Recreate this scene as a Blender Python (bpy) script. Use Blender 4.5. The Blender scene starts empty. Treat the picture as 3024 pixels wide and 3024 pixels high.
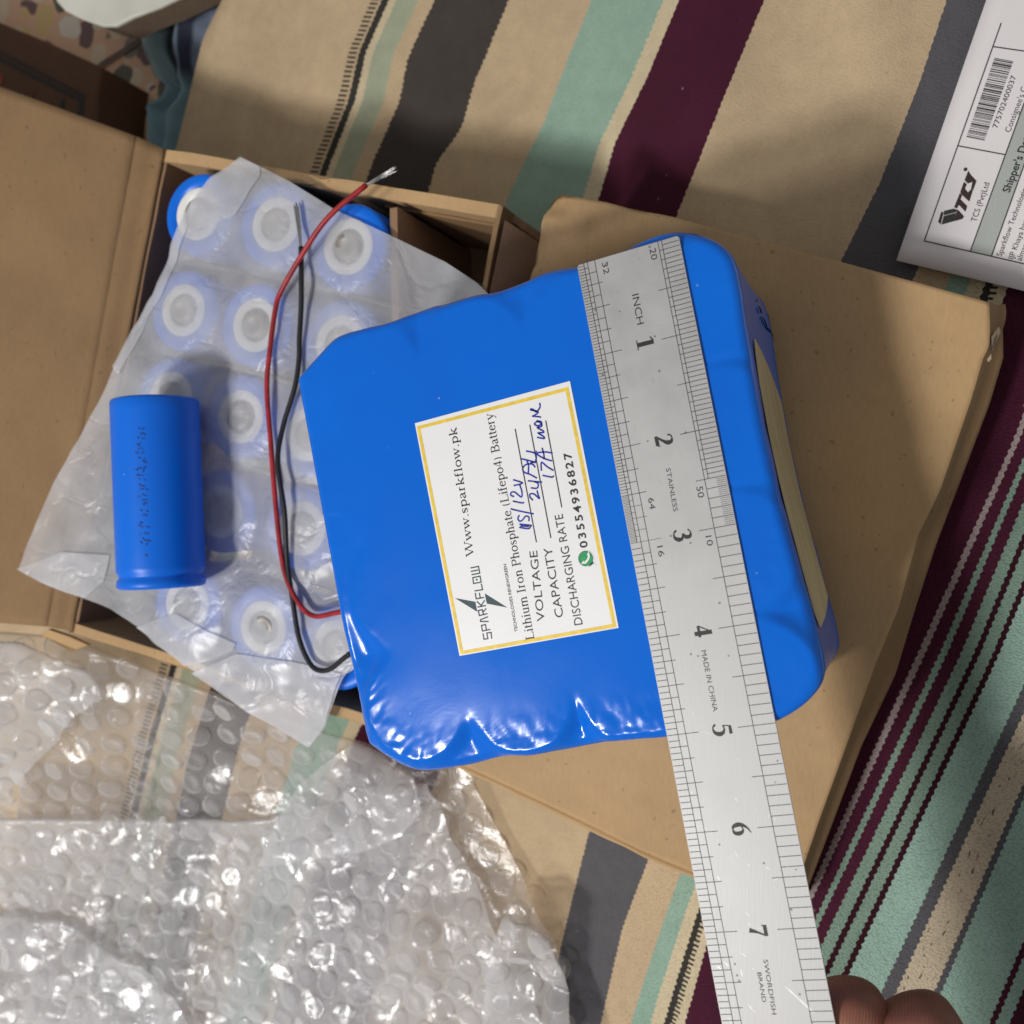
import bpy, math, random
from math import sin, cos, pi, radians, sqrt
from mathutils import Vector, Matrix, noise
random.seed(7)
SC = bpy.context.scene
COL = SC.collection
MM = 0.001                      # every coordinate below is in millimetres

# ---------------------------------------------------------------- camera
ZR = 137.0                      # height of the ruler's face above the lowest ground
HC = 261.4
ZC = ZR + HC
FPX = 3000.0
CX, SX = 0.93436, 0.35653       # the camera leans 20.9 degrees to the left
cam = bpy.data.cameras.new('camera'); camo = bpy.data.objects.new('camera', cam); COL.objects.link(camo)
cam.sensor_width = 36.0; cam.lens = 36.0 * FPX / 3024.0
cam.clip_start = 0.01; cam.clip_end = 50
camo.matrix_world = Matrix(((CX, 0, SX, 0), (0, 1, 0, 0), (-SX, 0, CX, ZC * MM), (0, 0, 0, 1)))
cam.dof.use_dof = True; cam.dof.focus_distance = 0.292; cam.dof.aperture_fstop = 15.0
SC.camera = camo
# ---------------------------------------------------------------- room light
w = bpy.data.worlds.new('World'); SC.world = w; w.use_nodes = True
bg = w.node_tree.nodes['Background']; bg.inputs[0].default_value = (0.98, 0.96, 0.95, 1); bg.inputs[1].default_value = 0.29
def lamp(name, d, dist, size, watt, col, sy=None):
    l = bpy.data.lights.new(name, 'AREA'); l.shape = 'RECTANGLE' if sy else 'DISK'; l.size = size
    if sy: l.size_y = sy
    l.energy = watt; l.color = col
    o = bpy.data.objects.new(name, l); COL.objects.link(o)
    v = Vector(d).normalized()
    o.location = Vector((-0.09, 0, 0.07)) + v * dist
    o.rotation_euler = v.to_track_quat('Z', 'Y').to_euler()
    return o
lamp('ceiling_lamp', (-.36, -.56, 1), 1.45, .15, 11.0, (1.0, .98, .96))
lamp('second_lamp', (-.50, -.40, 1), 1.45, .16, 5.6, (1.0, .96, .90))
SC.view_settings.view_transform = 'Standard'; SC.view_settings.look = 'None'
SC.view_settings.exposure = 0; SC.view_settings.gamma = 1
SC.cycles.transparent_max_bounces = 32; SC.cycles.max_bounces = 10
SC.cycles.sample_clamp_indirect = 4

# ---------------------------------------------------------------- helpers
def at(px, py, z):
    """the point at height z (mm) that the photograph shows at pixel px, py"""
    dx = (px - 1512) / FPX; dy = (py - 1512) / FPX
    d = (CX * dx - SX, -dy, -SX * dx - CX)
    t = (z - ZC) / d[2]
    return Vector((d[0] * t, d[1] * t, z))
def pix(v):
    p = v - Vector((0, 0, ZC)); x = p.x * CX - p.z * SX; f = -p.x * SX - p.z * CX
    return 1512 + FPX * x / f, 1512 - FPX * p.y / f
def rootloc(o):
    v = Vector((0, 0, 0))
    while o is not None:
        v += o.location; o = o.parent
    return v
def mesh(name, vs, fs, mat, parent=None, smooth=False, uv=None, loc=None, kind=None):
    me = bpy.data.meshes.new(name)
    base = rootloc(parent) if parent else (Vector(loc) * MM if loc is not None else Vector((0, 0, 0)))
    me.from_pydata([tuple(Vector(v) * MM - base) for v in vs], [], fs)
    me.update()
    if smooth:
        me.polygons.foreach_set('use_smooth', [True] * len(me.polygons))
    if uv:
        l = me.uv_layers.new(name='UVMap')
        for lp in me.loops: l.data[lp.index].uv = uv[lp.vertex_index]
    for m in (mat if isinstance(mat, (list, tuple)) else [mat]): me.materials.append(m)
    o = bpy.data.objects.new(name, me); COL.objects.link(o)
    if parent: o.parent = parent
    else: o.location = base
    if kind: o['kind'] = kind
    return o
def thing(name, label, cat, loc, group=None):
    o = bpy.data.objects.new(name, None); COL.objects.link(o); o.location = Vector(loc) * MM
    o.empty_display_size = .01
    o['label'] = label; o['category'] = cat
    if group: o['group'] = group
    return o
def tag(o, label, cat, group=None):
    o['label'] = label; o['category'] = cat
    if group: o['group'] = group
    return o
class MB:
    def __init__(s): s.v = []; s.f = []
    def add(s, vs, fs):
        b = len(s.v); s.v += [Vector(v) for v in vs]; s.f += [tuple(i + b for i in f) for f in fs]
    def prism(s, poly, z0, z1, bevel=0):
        """poly: list of Vector; z1 top; z0 bottom (numbers or per-vertex lists)"""
        n = len(poly)
        a = z0 if isinstance(z0, (list, tuple)) else [z0] * n
        b = z1 if isinstance(z1, (list, tuple)) else [z1] * n
        vs = [(p.x, p.y, a[i]) for i, p in enumerate(poly)]
        if bevel:
            c = sum((Vector((p.x, p.y, 0)) for p in poly), Vector()) / n
            vs += [(p.x, p.y, b[i] - bevel) for i, p in enumerate(poly)]
            for i, p in enumerate(poly):
                q = Vector((p.x, p.y, 0)); d = (c - q).normalized() * bevel * 1.2
                vs.append((q.x + d.x, q.y + d.y, b[i]))
            fs = [tuple(range(n))[::-1], tuple(range(2 * n, 3 * n))]
            for k in (0, n):
                fs += [(k + i, k + (i + 1) % n, k + n + (i + 1) % n, k + n + i) for i in range(n)]
        else:
            vs += [(p.x, p.y, b[i]) for i, p in enumerate(poly)]
            fs = [tuple(range(n))[::-1], tuple(range(n, 2 * n))]
            fs += [(i, (i + 1) % n, n + (i + 1) % n, n + i) for i in range(n)]
        s.add(vs, fs)
    def ribbon(s, pts, w, z=None, up=Vector((0, 0, 1)), closed=False):
        pts = [Vector(p) for p in pts]
        q = [pts[0]]
        for p in pts[1:]:
            if (p - q[-1]).length > 1e-4: q.append(p)
        n = len(q)
        if n < 2: return
        L = []; R = []
        for i in range(n):
            ww = w[i] if isinstance(w, (list, tuple)) else w
            a = q[i - 1] if (i > 0 or closed) else None; b = q[(i + 1) % n] if (i < n - 1 or closed) else None
            d0 = (q[i] - a).normalized() if a is not None else None; d1 = (b - q[i]).normalized() if b is not None else None
            if d0 is None: d0 = d1
            if d1 is None: d1 = d0
            t = d0 + d1
            t = t.normalized() if t.length > 1e-3 else d1
            nn = up.cross(t).normalized(); k = 1 / max(.55, nn.dot(up.cross(d1).normalized()))
            L.append(q[i] + nn * ww * .5 * k); R.append(q[i] - nn * ww * .5 * k)
        m = n if closed else n - 1
        s.add(L + R, [(n + i, n + (i + 1) % n, (i + 1) % n, i) for i in range(m)])
    def disc(s, c, r, n=20, z=None, sx=Vector((1, 0, 0)), sy=Vector((0, 1, 0))):
        c = Vector(c); vs = [c + sx * r * cos(2 * pi * i / n) + sy * r * sin(2 * pi * i / n) for i in range(n)]
        s.add(vs, [tuple(range(n))])
    def tube(s, pts, r, n=10, cap=True):
        pts = smooth_path(pts, 5); m = len(pts); up = Vector((0, 0, 1)); vs = []
        for i, p in enumerate(pts):
            t = (pts[min(i + 1, m - 1)] - pts[max(i - 1, 0)]).normalized()
            a = t.cross(up)
            if a.length < 1e-3: a = Vector((1, 0, 0))
            a.normalize(); b = a.cross(t)
            rr = r[i * (len(r) - 1) // (m - 1)] if isinstance(r, (list, tuple)) else r
            vs += [p + a * rr * cos(2 * pi * k / n) + b * rr * sin(2 * pi * k / n) for k in range(n)]
        fs = [(i * n + k, i * n + (k + 1) % n, (i + 1) * n + (k + 1) % n, (i + 1) * n + k) for i in range(m - 1) for k in range(n)]
        if cap: fs += [tuple(range(n))[::-1], tuple(range((m - 1) * n, m * n))]
        s.add(vs, fs)
    def lathe(s, prof, n=40, c=Vector((0, 0, 0)), ax=Vector((0, 0, 1))):
        q = ax.to_track_quat('Z', 'Y'); vs = []
        for r, z in prof: vs += [c + q @ Vector((r * cos(2 * pi * k / n), r * sin(2 * pi * k / n), z)) for k in range(n)]
        m = len(prof)
        fs = [(i * n + k, i * n + (k + 1) % n, (i + 1) * n + (k + 1) % n, (i + 1) * n + k) for i in range(m - 1) for k in range(n)]
        fs += [tuple(range(n))[::-1], tuple(range((m - 1) * n, m * n))]
        s.add(vs, fs)
    def build(s, name, mat, parent=None, smooth=False, loc=None, kind=None):
        return mesh(name, s.v, s.f, mat, parent, smooth, None, loc, kind)
def smooth_path(pts, k):
    pts = [Vector(p) for p in pts]; out = []
    if len(pts) < 3: return pts
    for i in range(len(pts) - 1):
        p0 = pts[max(i - 1, 0)]; p1 = pts[i]; p2 = pts[i + 1]; p3 = pts[min(i + 2, len(pts) - 1)]
        for j in range(k):
            t = j / k
            out.append(.5 * ((2 * p1) + (p2 - p0) * t + (2 * p0 - 5 * p1 + 4 * p2 - p3) * t * t + (3 * p1 - p0 - 3 * p2 + p3) * t ** 3))
    return out + [pts[-1]]
def resample(pts, n, closed=False):
    pts = [Vector(p) for p in pts]
    if closed: pts = pts + [pts[0]]
    L = [0]
    for a, b in zip(pts, pts[1:]): L.append(L[-1] + (b - a).length)
    out = []; j = 0; m = n if closed else n - 1
    for i in range(n):
        t = L[-1] * i / m
        while j < len(L) - 2 and L[j + 1] < t: j += 1
        out.append(pts[j].lerp(pts[j + 1], (t - L[j]) / max(1e-9, L[j + 1] - L[j])))
    return out
def coons(top, right, bottom, left, nu, nv):
    """top: TL>TR, right: TR>BR, bottom: BL>BR, left: TL>BL; gives rows of Vectors"""
    T = resample(top, nu); B = resample(bottom, nu); Lf = resample(left, nv); R = resample(right, nv); rows = []
    for j in range(nv):
        v = j / (nv - 1); row = []
        for i in range(nu):
            u = i / (nu - 1)
            row.append(T[i] * (1 - v) + B[i] * v + Lf[j] * (1 - u) + R[j] * u
                       - (T[0] * (1 - u) * (1 - v) + T[-1] * u * (1 - v) + B[0] * (1 - u) * v + B[-1] * u * v))
        rows.append(row)
    return rows
def gridmesh(name, rows, mat, parent=None, uv=None, thick=0, kind=None, loc=None):
    nv = len(rows); nu = len(rows[0]); vs = [p for r in rows for p in r]
    fs = [(j * nu + i, (j + 1) * nu + i, (j + 1) * nu + i + 1, j * nu + i + 1) for j in range(nv - 1) for i in range(nu - 1)]
    if thick:
        n = len(vs); vs = vs + [p - Vector((0, 0, thick)) for p in vs]
        fs += [tuple(i + n for i in f)[::-1] for f in fs]
        rim = [i for i in range(nu)] + [j * nu + nu - 1 for j in range(1, nv)] + [(nv - 1) * nu + i for i in range(nu - 2, -1, -1)] + [j * nu for j in range(nv - 2, 0, -1)]
        fs += [(rim[k], rim[(k + 1) % len(rim)], rim[(k + 1) % len(rim)] + n, rim[k] + n) for k in range(len(rim))]
        if uv: uv = uv + uv
    return mesh(name, vs, fs, mat, parent, True, uv, loc, kind)
def nz(x, y, s, seed=0.0): return noise.noise(Vector((x / s, y / s, seed)))
def sstep(a, b, x):
    t = max(0, min(1, (x - a) / (b - a))); return t * t * (3 - 2 * t)

# ---------------------------------------------------------------- materials
def newmat(name):
    m = bpy.data.materials.new(name); m.use_nodes = True
    nt = m.node_tree; return m, nt, nt.nodes['Principled BSDF']
def nd(nt, t, **k):
    n = nt.nodes.new(t)
    for a, b in k.items():
        if a == 'ins':
            for i, v in b.items(): n.inputs[i].default_value = v
        else: setattr(n, a, b)
    return n
def mat(name, col, rough=.6, var=.12, scale=60, bump=0, bscale=900, metal=0, spec=.5, coat=0, stretch=None, col2=None, detail=4):
    m, nt, b = newmat(name); L = nt.links.new
    b.inputs['Roughness'].default_value = rough; b.inputs['Metallic'].default_value = metal
    b.inputs['Specular IOR Level'].default_value = spec
    if coat: b.inputs['Coat Weight'].default_value = coat; b.inputs['Coat Roughness'].default_value = .12
    tc = nd(nt, 'ShaderNodeTexCoord'); mp = nd(nt, 'ShaderNodeMapping'); L(tc.outputs['Object'], mp.inputs[0])
    if stretch: mp.inputs['Scale'].default_value = stretch
    n = nd(nt, 'ShaderNodeTexNoise', ins={'Scale': scale, 'Detail': detail}); L(mp.outputs[0], n.inputs['Vector'])
    mx = nd(nt, 'ShaderNodeMix', data_type='RGBA')
    c2 = col2 or tuple(max(0, c * (1 - 2 * var)) for c in col[:3])
    c1 = tuple(min(1, c * (1 + var)) for c in col[:3])
    mr = nd(nt, 'ShaderNodeMapRange', ins={1: .3, 2: .7}); L(n.outputs[0], mr.inputs[0])
    L(mr.outputs[0], mx.inputs[0]); mx.inputs[6].default_value = (*c1, 1); mx.inputs[7].default_value = (*c2, 1)
    L(mx.outputs[2], b.inputs['Base Color'])
    if bump:
        n2 = nd(nt, 'ShaderNodeTexNoise', ins={'Scale': bscale, 'Detail': 3}); L(mp.outputs[0], n2.inputs['Vector'])
        bp = nd(nt, 'ShaderNodeBump', ins={'Strength': bump, 'Distance': .0004}); L(n2.outputs[0], bp.inputs['Height']); L(bp.outputs[0], b.inputs['Normal'])
    return m
def sr(*c): return tuple((v / 255 / 12.92 if v < 10 else ((v / 255 + .055) / 1.055) ** 2.4) for v in c)
def cardboard(name, col, var=.1):
    m, nt, b = newmat(name); L = nt.links.new
    b.inputs['Roughness'].default_value = .75; b.inputs['Specular IOR Level'].default_value = .25
    tc = nd(nt, 'ShaderNodeTexCoord')
    big = nd(nt, 'ShaderNodeTexNoise', ins={'Scale': 22, 'Detail': 5}); L(tc.outputs['Object'], big.inputs['Vector'])
    mp = nd(nt, 'ShaderNodeMapping', ins={'Scale': (900, 260, 900)}); L(tc.outputs['Object'], mp.inputs[0])
    fib = nd(nt, 'ShaderNodeTexNoise', ins={'Scale': 1, 'Detail': 3}); L(mp.outputs[0], fib.inputs['Vector'])
    sp = nd(nt, 'ShaderNodeTexNoise', ins={'Scale': 420, 'Detail': 1}); L(tc.outputs['Object'], sp.inputs['Vector'])
    spk = nd(nt, 'ShaderNodeMapRange', ins={1: .72, 2: .76, 3: 0, 4: .5}); L(sp.outputs[0], spk.inputs[0])
    ad = nd(nt, 'ShaderNodeMath', operation='MULTIPLY_ADD', ins={1: .35}); L(fib.outputs[0], ad.inputs[0]); L(big.outputs[0], ad.inputs[2])
    mr = nd(nt, 'ShaderNodeMapRange', ins={1: .45, 2: .9}); L(ad.outputs[0], mr.inputs[0])
    mx = nd(nt, 'ShaderNodeMix', data_type='RGBA'); L(mr.outputs[0], mx.inputs[0])
    mx.inputs[6].default_value = (*[c * (1 + var) for c in col], 1); mx.inputs[7].default_value = (*[c * (1 - 1.6 * var) for c in col], 1)
    m2 = nd(nt, 'ShaderNodeMix', data_type='RGBA'); L(spk.outputs[0], m2.inputs[0]); L(mx.outputs[2], m2.inputs[6]); m2.inputs[7].default_value = (*[c * .45 for c in col], 1)
    L(m2.outputs[2], b.inputs['Base Color'])
    wv = nd(nt, 'ShaderNodeTexWave', ins={'Scale': 42, 'Distortion': 1.2, 'Detail': 1}); L(tc.outputs['Object'], wv.inputs['Vector'])
    a2 = nd(nt, 'ShaderNodeMath', operation='MULTIPLY_ADD', ins={1: .12}); L(wv.outputs['Fac'], a2.inputs[0]); L(fib.outputs[0], a2.inputs[2])
    bp = nd(nt, 'ShaderNodeBump', ins={'Strength': .35, 'Distance': .0002}); L(a2.outputs[0], bp.inputs['Height']); L(bp.outputs[0], b.inputs['Normal'])
    return m
M = {}
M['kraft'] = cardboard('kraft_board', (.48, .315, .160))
M['kraft_shaded'] = cardboard('kraft_board_shaded', (.25, .155, .078))  # darker copy of the kraft board, shade of lid and sides in its colour
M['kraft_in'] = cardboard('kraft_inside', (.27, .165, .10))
M['kraft_torn'] = cardboard('torn_paper_fibre', (.38, .29, .19))
M['brownbox'] = cardboard('brown_printed_board', (.12, .062, .036))
M['ink'] = mat('black_ink', (.012, .012, .014), .5, .1, 300)
M['ink_soft'] = mat('engraved_black', (.02, .02, .02), .55, .1, 300)
M['inkred'] = mat('red_ink', (.25, .03, .015), .6)
M['inkdark'] = mat('brown_black_ink', (.012, .007, .005), .6)
M['paper'] = mat('white_paper', (.78, .75, .76), .6, .02, 30, .1, 2500)
M['paper_ink'] = mat('toner', (.03, .03, .032), .6, .3, 2500)
M['papergrey'] = mat('grey_print', (.42, .45, .43), .6, .06, 3000)
M['sticker'] = mat('sticker_paper', (.80, .81, .82), .38, .02, 40, .05, 1800, spec=.5)
M['yellow'] = mat('yellow_print', (.82, .58, .06), .42, .08, 500)
M['inkgreen'] = mat('dark_teal_print', (.012, .045, .06), .4, .1, 400)
M['wagreen'] = mat('green_print', (.01, .33, .10), .4, .15, 900)
M['wadark'] = mat('deep_green_print', (.004, .09, .035), .4)
M['blueink'] = mat('faded_blue_black_ink', (.004, .03, .16), .5)
M['pen'] = mat('blue_pen_ink', (.006, .03, .42), .35, .5, 1600)
M['redwire'] = mat('red_insulation', (.36, .012, .018), .48, .2, 200, bump=.1)
M['blackwire'] = mat('black_insulation', (.010, .010, .012), .5, .2, 200, bump=.1)
M['tin'] = mat('tinned_strands', (.55, .54, .52), .35, .3, 3000, metal=1)
M['ring'] = mat('white_insulator', (.80, .80, .78), .5, .04, 200)
M['cap'] = mat('steel_cap', (.36, .34, .31), .5, .15, 250, metal=.4)
M['vent'] = mat('cap_slots', (.06, .055, .05), .6)
M['skin'] = None
def blue_film(name, col, rough, wr, wrs, mark=0):
    m, nt, b = newmat(name); L = nt.links.new
    b.inputs['Roughness'].default_value = rough; b.inputs['Specular IOR Level'].default_value = .35
    b.inputs['Coat Weight'].default_value = .0; b.inputs['Coat Roughness'].default_value = .06
    tc = nd(nt, 'ShaderNodeTexCoord')
    n = nd(nt, 'ShaderNodeTexNoise', ins={'Scale': 28, 'Detail': 4}); L(tc.outputs['Object'], n.inputs['Vector'])
    mr = nd(nt, 'ShaderNodeMapRange', ins={1: .3, 2: .75}); L(n.outputs[0], mr.inputs[0])
    mx = nd(nt, 'ShaderNodeMix', data_type='RGBA'); L(mr.outputs[0], mx.inputs[0])
    mx.inputs[6].default_value = (*col, 1); mx.inputs[7].default_value = (col[0] * .8, col[1] * .87, col[2] * .93, 1)
    # dust specks and hairline scratches
    d = nd(nt, 'ShaderNodeTexVoronoi', ins={'Scale': 95}); L(tc.outputs['Object'], d.inputs['Vector'])
    dm = nd(nt, 'ShaderNodeMapRange', ins={1: .025, 2: .035, 3: .7, 4: 0}); L(d.outputs['Distance'], dm.inputs[0])
    m2 = nd(nt, 'ShaderNodeMix', data_type='RGBA'); L(dm.outputs[0], m2.inputs[0]); L(mx.outputs[2], m2.inputs[6]); m2.inputs[7].default_value = (.25, .32, .5, 1)
    L(m2.outputs[2], b.inputs['Base Color'])
    n2 = nd(nt, 'ShaderNodeTexNoise', ins={'Scale': wrs, 'Detail': 5, 'Roughness': .55, 'Distortion': .6}); L(tc.outputs['Object'], n2.inputs['Vector'])
    bp = nd(nt, 'ShaderNodeBump', ins={'Strength': wr, 'Distance': .0012}); L(n2.outputs[0], bp.inputs['Height']); L(bp.outputs[0], b.inputs['Normal'])
    rr = nd(nt, 'ShaderNodeMapRange', ins={1: .3, 2: .7, 3: rough * .8, 4: rough * 1.35}); L(n.outputs[0], rr.inputs[0]); L(rr.outputs[0], b.inputs['Roughness'])
    return m
M['film'] = blue_film('blue_shrink_film', (.0, .140, .68), .17, .05, 60)
M['sleeve'] = blue_film('blue_cell_sleeve', (.0, .15, .74), .34, .04, 80)
M['fish'] = mat('olive_insulating_board', (.52, .43, .24), .6, .15, 60, .3, 700, stretch=(1, .2, 1))
# brushed steel
def steel():
    m, nt, b = newmat('brushed_steel'); L = nt.links.new
    b.inputs['Metallic'].default_value = .62; b.inputs['Base Color'].default_value = (.60, .60, .60, 1)
    tc = nd(nt, 'ShaderNodeTexCoord'); mp = nd(nt, 'ShaderNodeMapping', ins={'Rotation': (0, 0, radians(-11)), 'Scale': (1, .06, 1)}); L(tc.outputs['Object'], mp.inputs[0])
    n = nd(nt, 'ShaderNodeTexNoise', ins={'Scale': 2200, 'Detail': 2}); L(mp.outputs[0], n.inputs['Vector'])
    n3 = nd(nt, 'ShaderNodeTexNoise', ins={'Scale': 45, 'Detail': 5, 'Roughness': .6}); L(tc.outputs['Object'], n3.inputs['Vector'])
    rr = nd(nt, 'ShaderNodeMapRange', ins={1: .3, 2: .7, 3: .52, 4: .64}); L(n3.outputs[0], rr.inputs[0]); L(rr.outputs[0], b.inputs['Roughness'])
    cr = nd(nt, 'ShaderNodeMapRange', ins={1: .25, 2: .75, 3: .38, 4: .52}); L(n3.outputs[0], cr.inputs[0])
    sp = nd(nt, 'ShaderNodeTexVoronoi', ins={'Scale': 190}); L(tc.outputs['Object'], sp.inputs['Vector'])
    sm = nd(nt, 'ShaderNodeMapRange', ins={1: .05, 2: .07, 3: .45, 4: 1}); L(sp.outputs['Distance'], sm.inputs[0])
    mu = nd(nt, 'ShaderNodeMath', operation='MULTIPLY'); L(cr.outputs[0], mu.inputs[0]); L(sm.outputs[0], mu.inputs[1])
    cb = nd(nt, 'ShaderNodeCombineColor')
    for i in range(3): L(mu.outputs[0], cb.inputs[i])
    L(cb.outputs[0], b.inputs['Base Color'])
    bp = nd(nt, 'ShaderNodeBump', ins={'Strength': .12, 'Distance': .0001}); L(n.outputs[0], bp.inputs['Height']); L(bp.outputs[0], b.inputs['Normal'])
    return m
M['steel'] = steel()
M['scratch'] = mat('bright_scratch', (.85, .85, .85), .25, .1, 500, metal=.9)
def film_mat(name, tr, white, gl, rough, veil=(.75, .76, .80), bs=120, bst=.3, rim=0, crease=False):
    m, nt, b = newmat(name); L = nt.links.new; nt.nodes.remove(b); out = nt.nodes['Material Output']
    tc = nd(nt, 'ShaderNodeTexCoord')
    n = nd(nt, 'ShaderNodeTexNoise', ins={'Scale': bs, 'Detail': 5, 'Distortion': .8}); L(tc.outputs['Object'], n.inputs['Vector'])
    bp = nd(nt, 'ShaderNodeBump', ins={'Strength': bst, 'Distance': .001}); L(n.outputs[0], bp.inputs['Height'])
    if crease:
        ds = nd(nt, 'ShaderNodeMix', data_type='RGBA', blend_type='ADD'); ds.inputs[0].default_value = .02; L(tc.outputs['Object'], ds.inputs[6]); L(n.outputs['Color'], ds.inputs[7])
        vo = nd(nt, 'ShaderNodeTexVoronoi', feature='DISTANCE_TO_EDGE', ins={'Scale': 42}); L(ds.outputs[2], vo.inputs['Vector'])
        cm = nd(nt, 'ShaderNodeMapRange', ins={1: 0, 2: .10}); L(vo.outputs['Distance'], cm.inputs[0])
        bp2 = nd(nt, 'ShaderNodeBump', ins={'Strength': .35, 'Distance': .0008}); L(cm.outputs[0], bp2.inputs['Height']); L(bp2.outputs[0], bp.inputs['Normal'])
    t = nd(nt, 'ShaderNodeBsdfTransparent'); t.inputs[0].default_value = (.97, .97, .98, 1)
    df = nd(nt, 'ShaderNodeBsdfDiffuse'); df.inputs[0].default_value = (*veil, 1); L(bp.outputs[0], df.inputs['Normal'])
    tl = nd(nt, 'ShaderNodeBsdfTranslucent'); tl.inputs[0].default_value = (*veil, 1)
    m0 = nd(nt, 'ShaderNodeMixShader', ins={0: .35}); L(df.outputs[0], m0.inputs[1]); L(tl.outputs[0], m0.inputs[2])
    n4 = nd(nt, 'ShaderNodeTexNoise', ins={'Scale': 35, 'Detail': 5}); L(tc.outputs['Object'], n4.inputs['Vector'])
    wr = nd(nt, 'ShaderNodeMapRange', ins={1: .3, 2: .72, 3: white * .8, 4: white * 1.3}); L(n4.outputs[0], wr.inputs[0])
    wf = wr.outputs[0]
    if rim:
        lw0 = nd(nt, 'ShaderNodeLayerWeight', ins={'Blend': .5}); p0 = nd(nt, 'ShaderNodeMath', operation='POWER', ins={1: 2.5}); L(lw0.outputs['Facing'], p0.inputs[0])  # whitens steep walls, painting in the bright outline refraction would give
        ad = nd(nt, 'ShaderNodeMath', operation='MULTIPLY_ADD', ins={1: rim}); L(p0.outputs[0], ad.inputs[0]); L(wf, ad.inputs[2]); wf = ad.outputs[0]
    m1 = nd(nt, 'ShaderNodeMixShader'); L(wf, m1.inputs[0]); L(t.outputs[0], m1.inputs[1]); L(m0.outputs[0], m1.inputs[2])
    g = nd(nt, 'ShaderNodeBsdfGlossy', ins={'Roughness': rough}); L(bp.outputs[0], g.inputs['Normal'])
    lw = nd(nt, 'ShaderNodeLayerWeight', ins={'Blend': .5}); L(bp.outputs[0], lw.inputs['Normal'])
    pw = nd(nt, 'ShaderNodeMath', operation='POWER', ins={1: 2.2}); L(lw.outputs['Facing'], pw.inputs[0])
    gg = nd(nt, 'ShaderNodeMath', operation='MULTIPLY_ADD', ins={1: .6, 2: gl}); L(pw.outputs[0], gg.inputs[0])
    m2 = nd(nt, 'ShaderNodeMixShader'); L(gg.outputs[0], m2.inputs[0]); L(m1.outputs[0], m2.inputs[1]); L(g.outputs[0], m2.inputs[2])
    L(m2.outputs[0], out.inputs[0])
    return m
M['bag'] = film_mat('milky_polythene', .4, .59, .03, .30, (.80, .81, .84), 70, .55, 0, True)
M['seam'] = film_mat('heat_seal', .4, .30, .05, .25, (.80, .76, .74), 400, .3)
M['wrap0'] = film_mat('clear_bubble_film', .6, .22, .03, .16, (.86, .86, .88), 240, .3)
M['wrap'] = film_mat('cloudy_bubble_film', .6, .43, .035, .15, (.86, .86, .87), 260, .32)
M['bubble'] = film_mat('bubble_skin', .6, .07, .02, .09, (.95, .95, .96), 420, .2, 1.25)

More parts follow.
